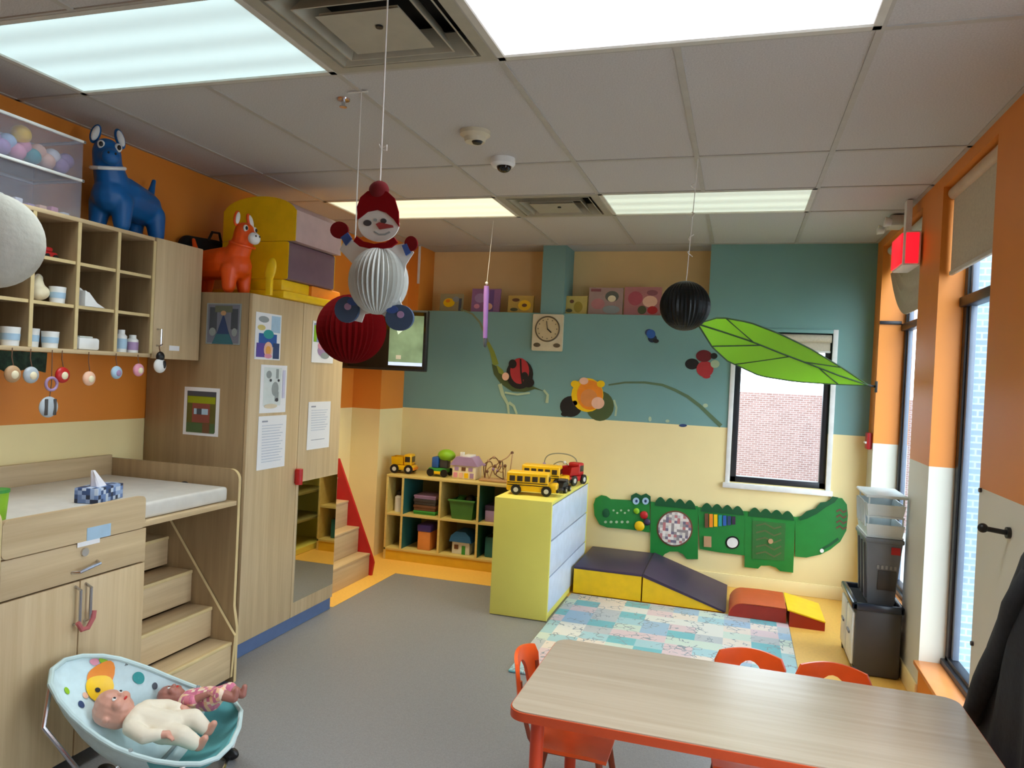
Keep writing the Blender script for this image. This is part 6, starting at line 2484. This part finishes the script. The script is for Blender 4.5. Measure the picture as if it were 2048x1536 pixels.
card(ell(824, 488, 13, 15, 20), M_mit, 0.002, 0.008, 'mitten')
card([(684, 476), (698, 466), (706, 478), (694, 492)], M_cuff, 0.004, 0.009, 'cuff')
card([(806, 492), (816, 488), (824, 506), (814, 512)], M_cuff, 0.004, 0.009, 'cuff')
for px, py, rx, ry in ((697, 620, 24, 26), (802, 636, 28, 26)):
    boot = card(ell(px, py, rx, ry, 22), pm('boot_slate_blue', (62, 82, 112), 0.8), 0.003, 0.012, 'boot')
    card(ell(px + 3, py - 6, 7, 7, 14), M_lilac, 0.012, 0.014, 'boot_button', boot)
    card(ell(px - (-14 if px < 750 else 14), py - 16, 12, 8, 14), M_cuff, 0.012, 0.014, 'boot_cuff', boot)


def paper_ball(name, label, px, py, Y, rpx, m, hookp, pl=0.93, pm_=72, group=None):
    c = onY(px, py, Y)
    r = rpx * (onY(px + 100, py, Y) - c).length / 100.0
    t = thing(name, label, 'decoration', tuple(c), group)
    b = B(m)
    b.lathe([(r * math.sin(a), -r * math.cos(a)) for a in [PI * i / 20 for i in range(21)]], tuple(c), pm_, pleat=pl)
    b.done('honeycomb_ball', t, angle=4)
    string_to(t, (c.x, c.y, c.z + r * 0.98), hookp, 0.0022)
    return t, c, r


t, c, r = paper_ball('hanging_paper_ball', 'dark red honeycomb paper ball hanging behind the snowman feet', 703, 658, 2.60, 63, pm('dark_red_paper', (100, 3, 5), 0.8, spec=0.08), (-1.5, 2.66, CEIL - 0.004))
b = B(M_string)
b.box(-1.56, -1.47, 2.655, 2.662, CEIL - 0.008, CEIL - 0.004)
b.done('ceiling_clip', t)
t, c, r = paper_ball('hanging_paper_ball', 'black-green honeycomb paper ball hanging in front of the canvases', 1370, 612, 3.72, 52, pm('black_green_paper', (4, 12, 12), 0.4, spec=0.3), (-0.245, 3.74, CEIL - 0.006), 0.95)
b = B(M_string)
for dz, a in ((0.12, 0.3), (0.2, 2.2), (0.31, 4.0), (0.45, 1.0)):
    q = V((c.x + 0.012, c.y, c.z + r + dz))
    b.tube([tuple(q + V((0.012 * math.cos(a + i), 0.008 * math.sin(i * 2), 0.007 * i))) for i in range(5)], 0.0025, 6)
b.done('string_curls', t)

# purple streamer
p0, p1 = onY(973, 572, 5.0), onY(970, 688, 5.0)
t = thing('hanging_streamer', 'slim purple paper tube hanging on a string in front of the far canvases', 'decoration', tuple(p1))
b = B(pm('violet_paper', (150, 110, 190), 0.6))
b.tube([tuple(p0.lerp(p1, i / 10)) for i in range(10)] , [0.017, 0.019, 0.019, 0.018, 0.018, 0.017, 0.017, 0.016, 0.016, 0.015], 14)
b.done('tube', t)
b = B(M_dg)
b.sph(tuple(p1 + V((0, 0, 0.015))), (0.014, 0.014, 0.04))
b.done('tassel', t)
b = B(M_string)
b.sph(tuple(p0 + V((0, 0, 0.02))), 0.011)
b.done('cap', t)
string_to(t, tuple(p0), (p0.x + 0.012, 5.05, CEIL - 0.002), 0.0016)

# paper lantern at the left edge
LR = 0.148
c = EYE + ray(-20, 480) / 1486.0 * 2.3
t = thing('paper_lantern', 'round white ribbed paper lantern cut off by the left edge', 'lantern', tuple(c))
b = B(pm('lantern_paper', (198, 194, 182), 0.85, noise=(9, 0.08), bump=(30, 1.0)))
prof = []
for i in range(73):
    a = PI * (0.06 + 0.88 * i / 72)
    rr = LR * (1.0 + (0.003 if i % 4 == 0 else 0.0))
    prof.append((rr * math.sin(a), -rr * math.cos(a)))
b.lathe(prof, tuple(c), 48)
b.done('shade', t, angle=25)
b = B(M_offwhite)
b.tube([(c.x + 0.028 * math.cos(q), c.y + 0.028 * math.sin(q), c.z + LR * 0.985) for q in [i * PI / 12 for i in range(24)]], 0.003, closed=True)
b.done('rim', t)
string_to(t, (c.x, c.y, c.z + LR * 0.98), (c.x, c.y, CEIL - 0.004), 0.002)

# leaf canopy
t = thing('leaf_canopy', 'big green fabric leaf canopy reaching out from the right wall over the far window', 'canopy', (0.9, 5.7, 1.65))
PXT = [(1398, 646), (1440, 634), (1500, 645), (1560, 668), (1620, 697), (1680, 733), (1735, 769)]
PXB = [(1398, 652), (1425, 695), (1455, 722), (1520, 752), (1590, 763), (1660, 768), (1735, 771)]
PXM = [(1398, 649), (1440, 662), (1500, 682), (1560, 706), (1618, 728), (1680, 752), (1735, 770)]
tip = onX(1735, 770, RX - 0.02)
YR, YL = tip.y if tip.y < 5.95 else 5.72, 4.75


def lf(P, dy):
    out = []
    for i, q in enumerate(P):
        f = i / (len(P) - 1)
        y = YL + (5.74 - YL) * f
        out.append(onY(q[0], q[1], y + dy * math.sin(PI * f)))
    return out


T, Mi, Bo = resample(lf(PXT, -0.16), 25), resample(lf(PXM, 0.03), 25), resample(lf(PXB, 0.18), 25)
P = []
for i in range(25):
    row = [T[i].lerp(Mi[i], j / 5) for j in range(5)] + [Mi[i].lerp(Bo[i], j / 5) for j in range(6)]
    P.append(row)
b = B(translucent('leaf_fabric', (178, 224, 84), 0.7))
b.grid(P, 0.003)
b.done('leaf_fabric', t)
M_vein = pm('leaf_vein', (34, 62, 24), 0.7)
b = B(M_vein)
b.tube([tuple(q + V((0, -0.004, 0))) for q in Mi], 0.006, 6)
b.done('midrib', t)
b = B(M_vein)
b.tube([tuple(q) for q in T], 0.005, 6)
b.tube([tuple(q) for q in Bo], 0.005, 6)
b.done('hem', t)
for a_, q_ in ((3, 8), (8, 15), (16, 12), (11, 6), (15, 19)):
    pass
for i0, side, i1 in ((8, 'T', 3), (13, 'B', 9), (9, 'B', 4), (15, 'T', 19), (17, 'B', 21)):
    b = B(M_vein)
    q0 = Mi[i0]
    q1 = (T if side == 'T' else Bo)[i1]
    b.tube([tuple(q0.lerp(q1, s / 6) + V((0, -0.004, 0))) for s in range(7)], 0.0042, 6)
    b.done('vein', t)
b = B(M_black)
q = Mi[-1]
b.tube([tuple(q), (RX - 0.006, q.y + 0.03, q.z - 0.01)], 0.008)
b.box(RX - 0.012, RX, q.y, q.y + 0.05, q.z - 0.05, q.z + 0.03, 0.003)
b.done('wall_bracket', t)
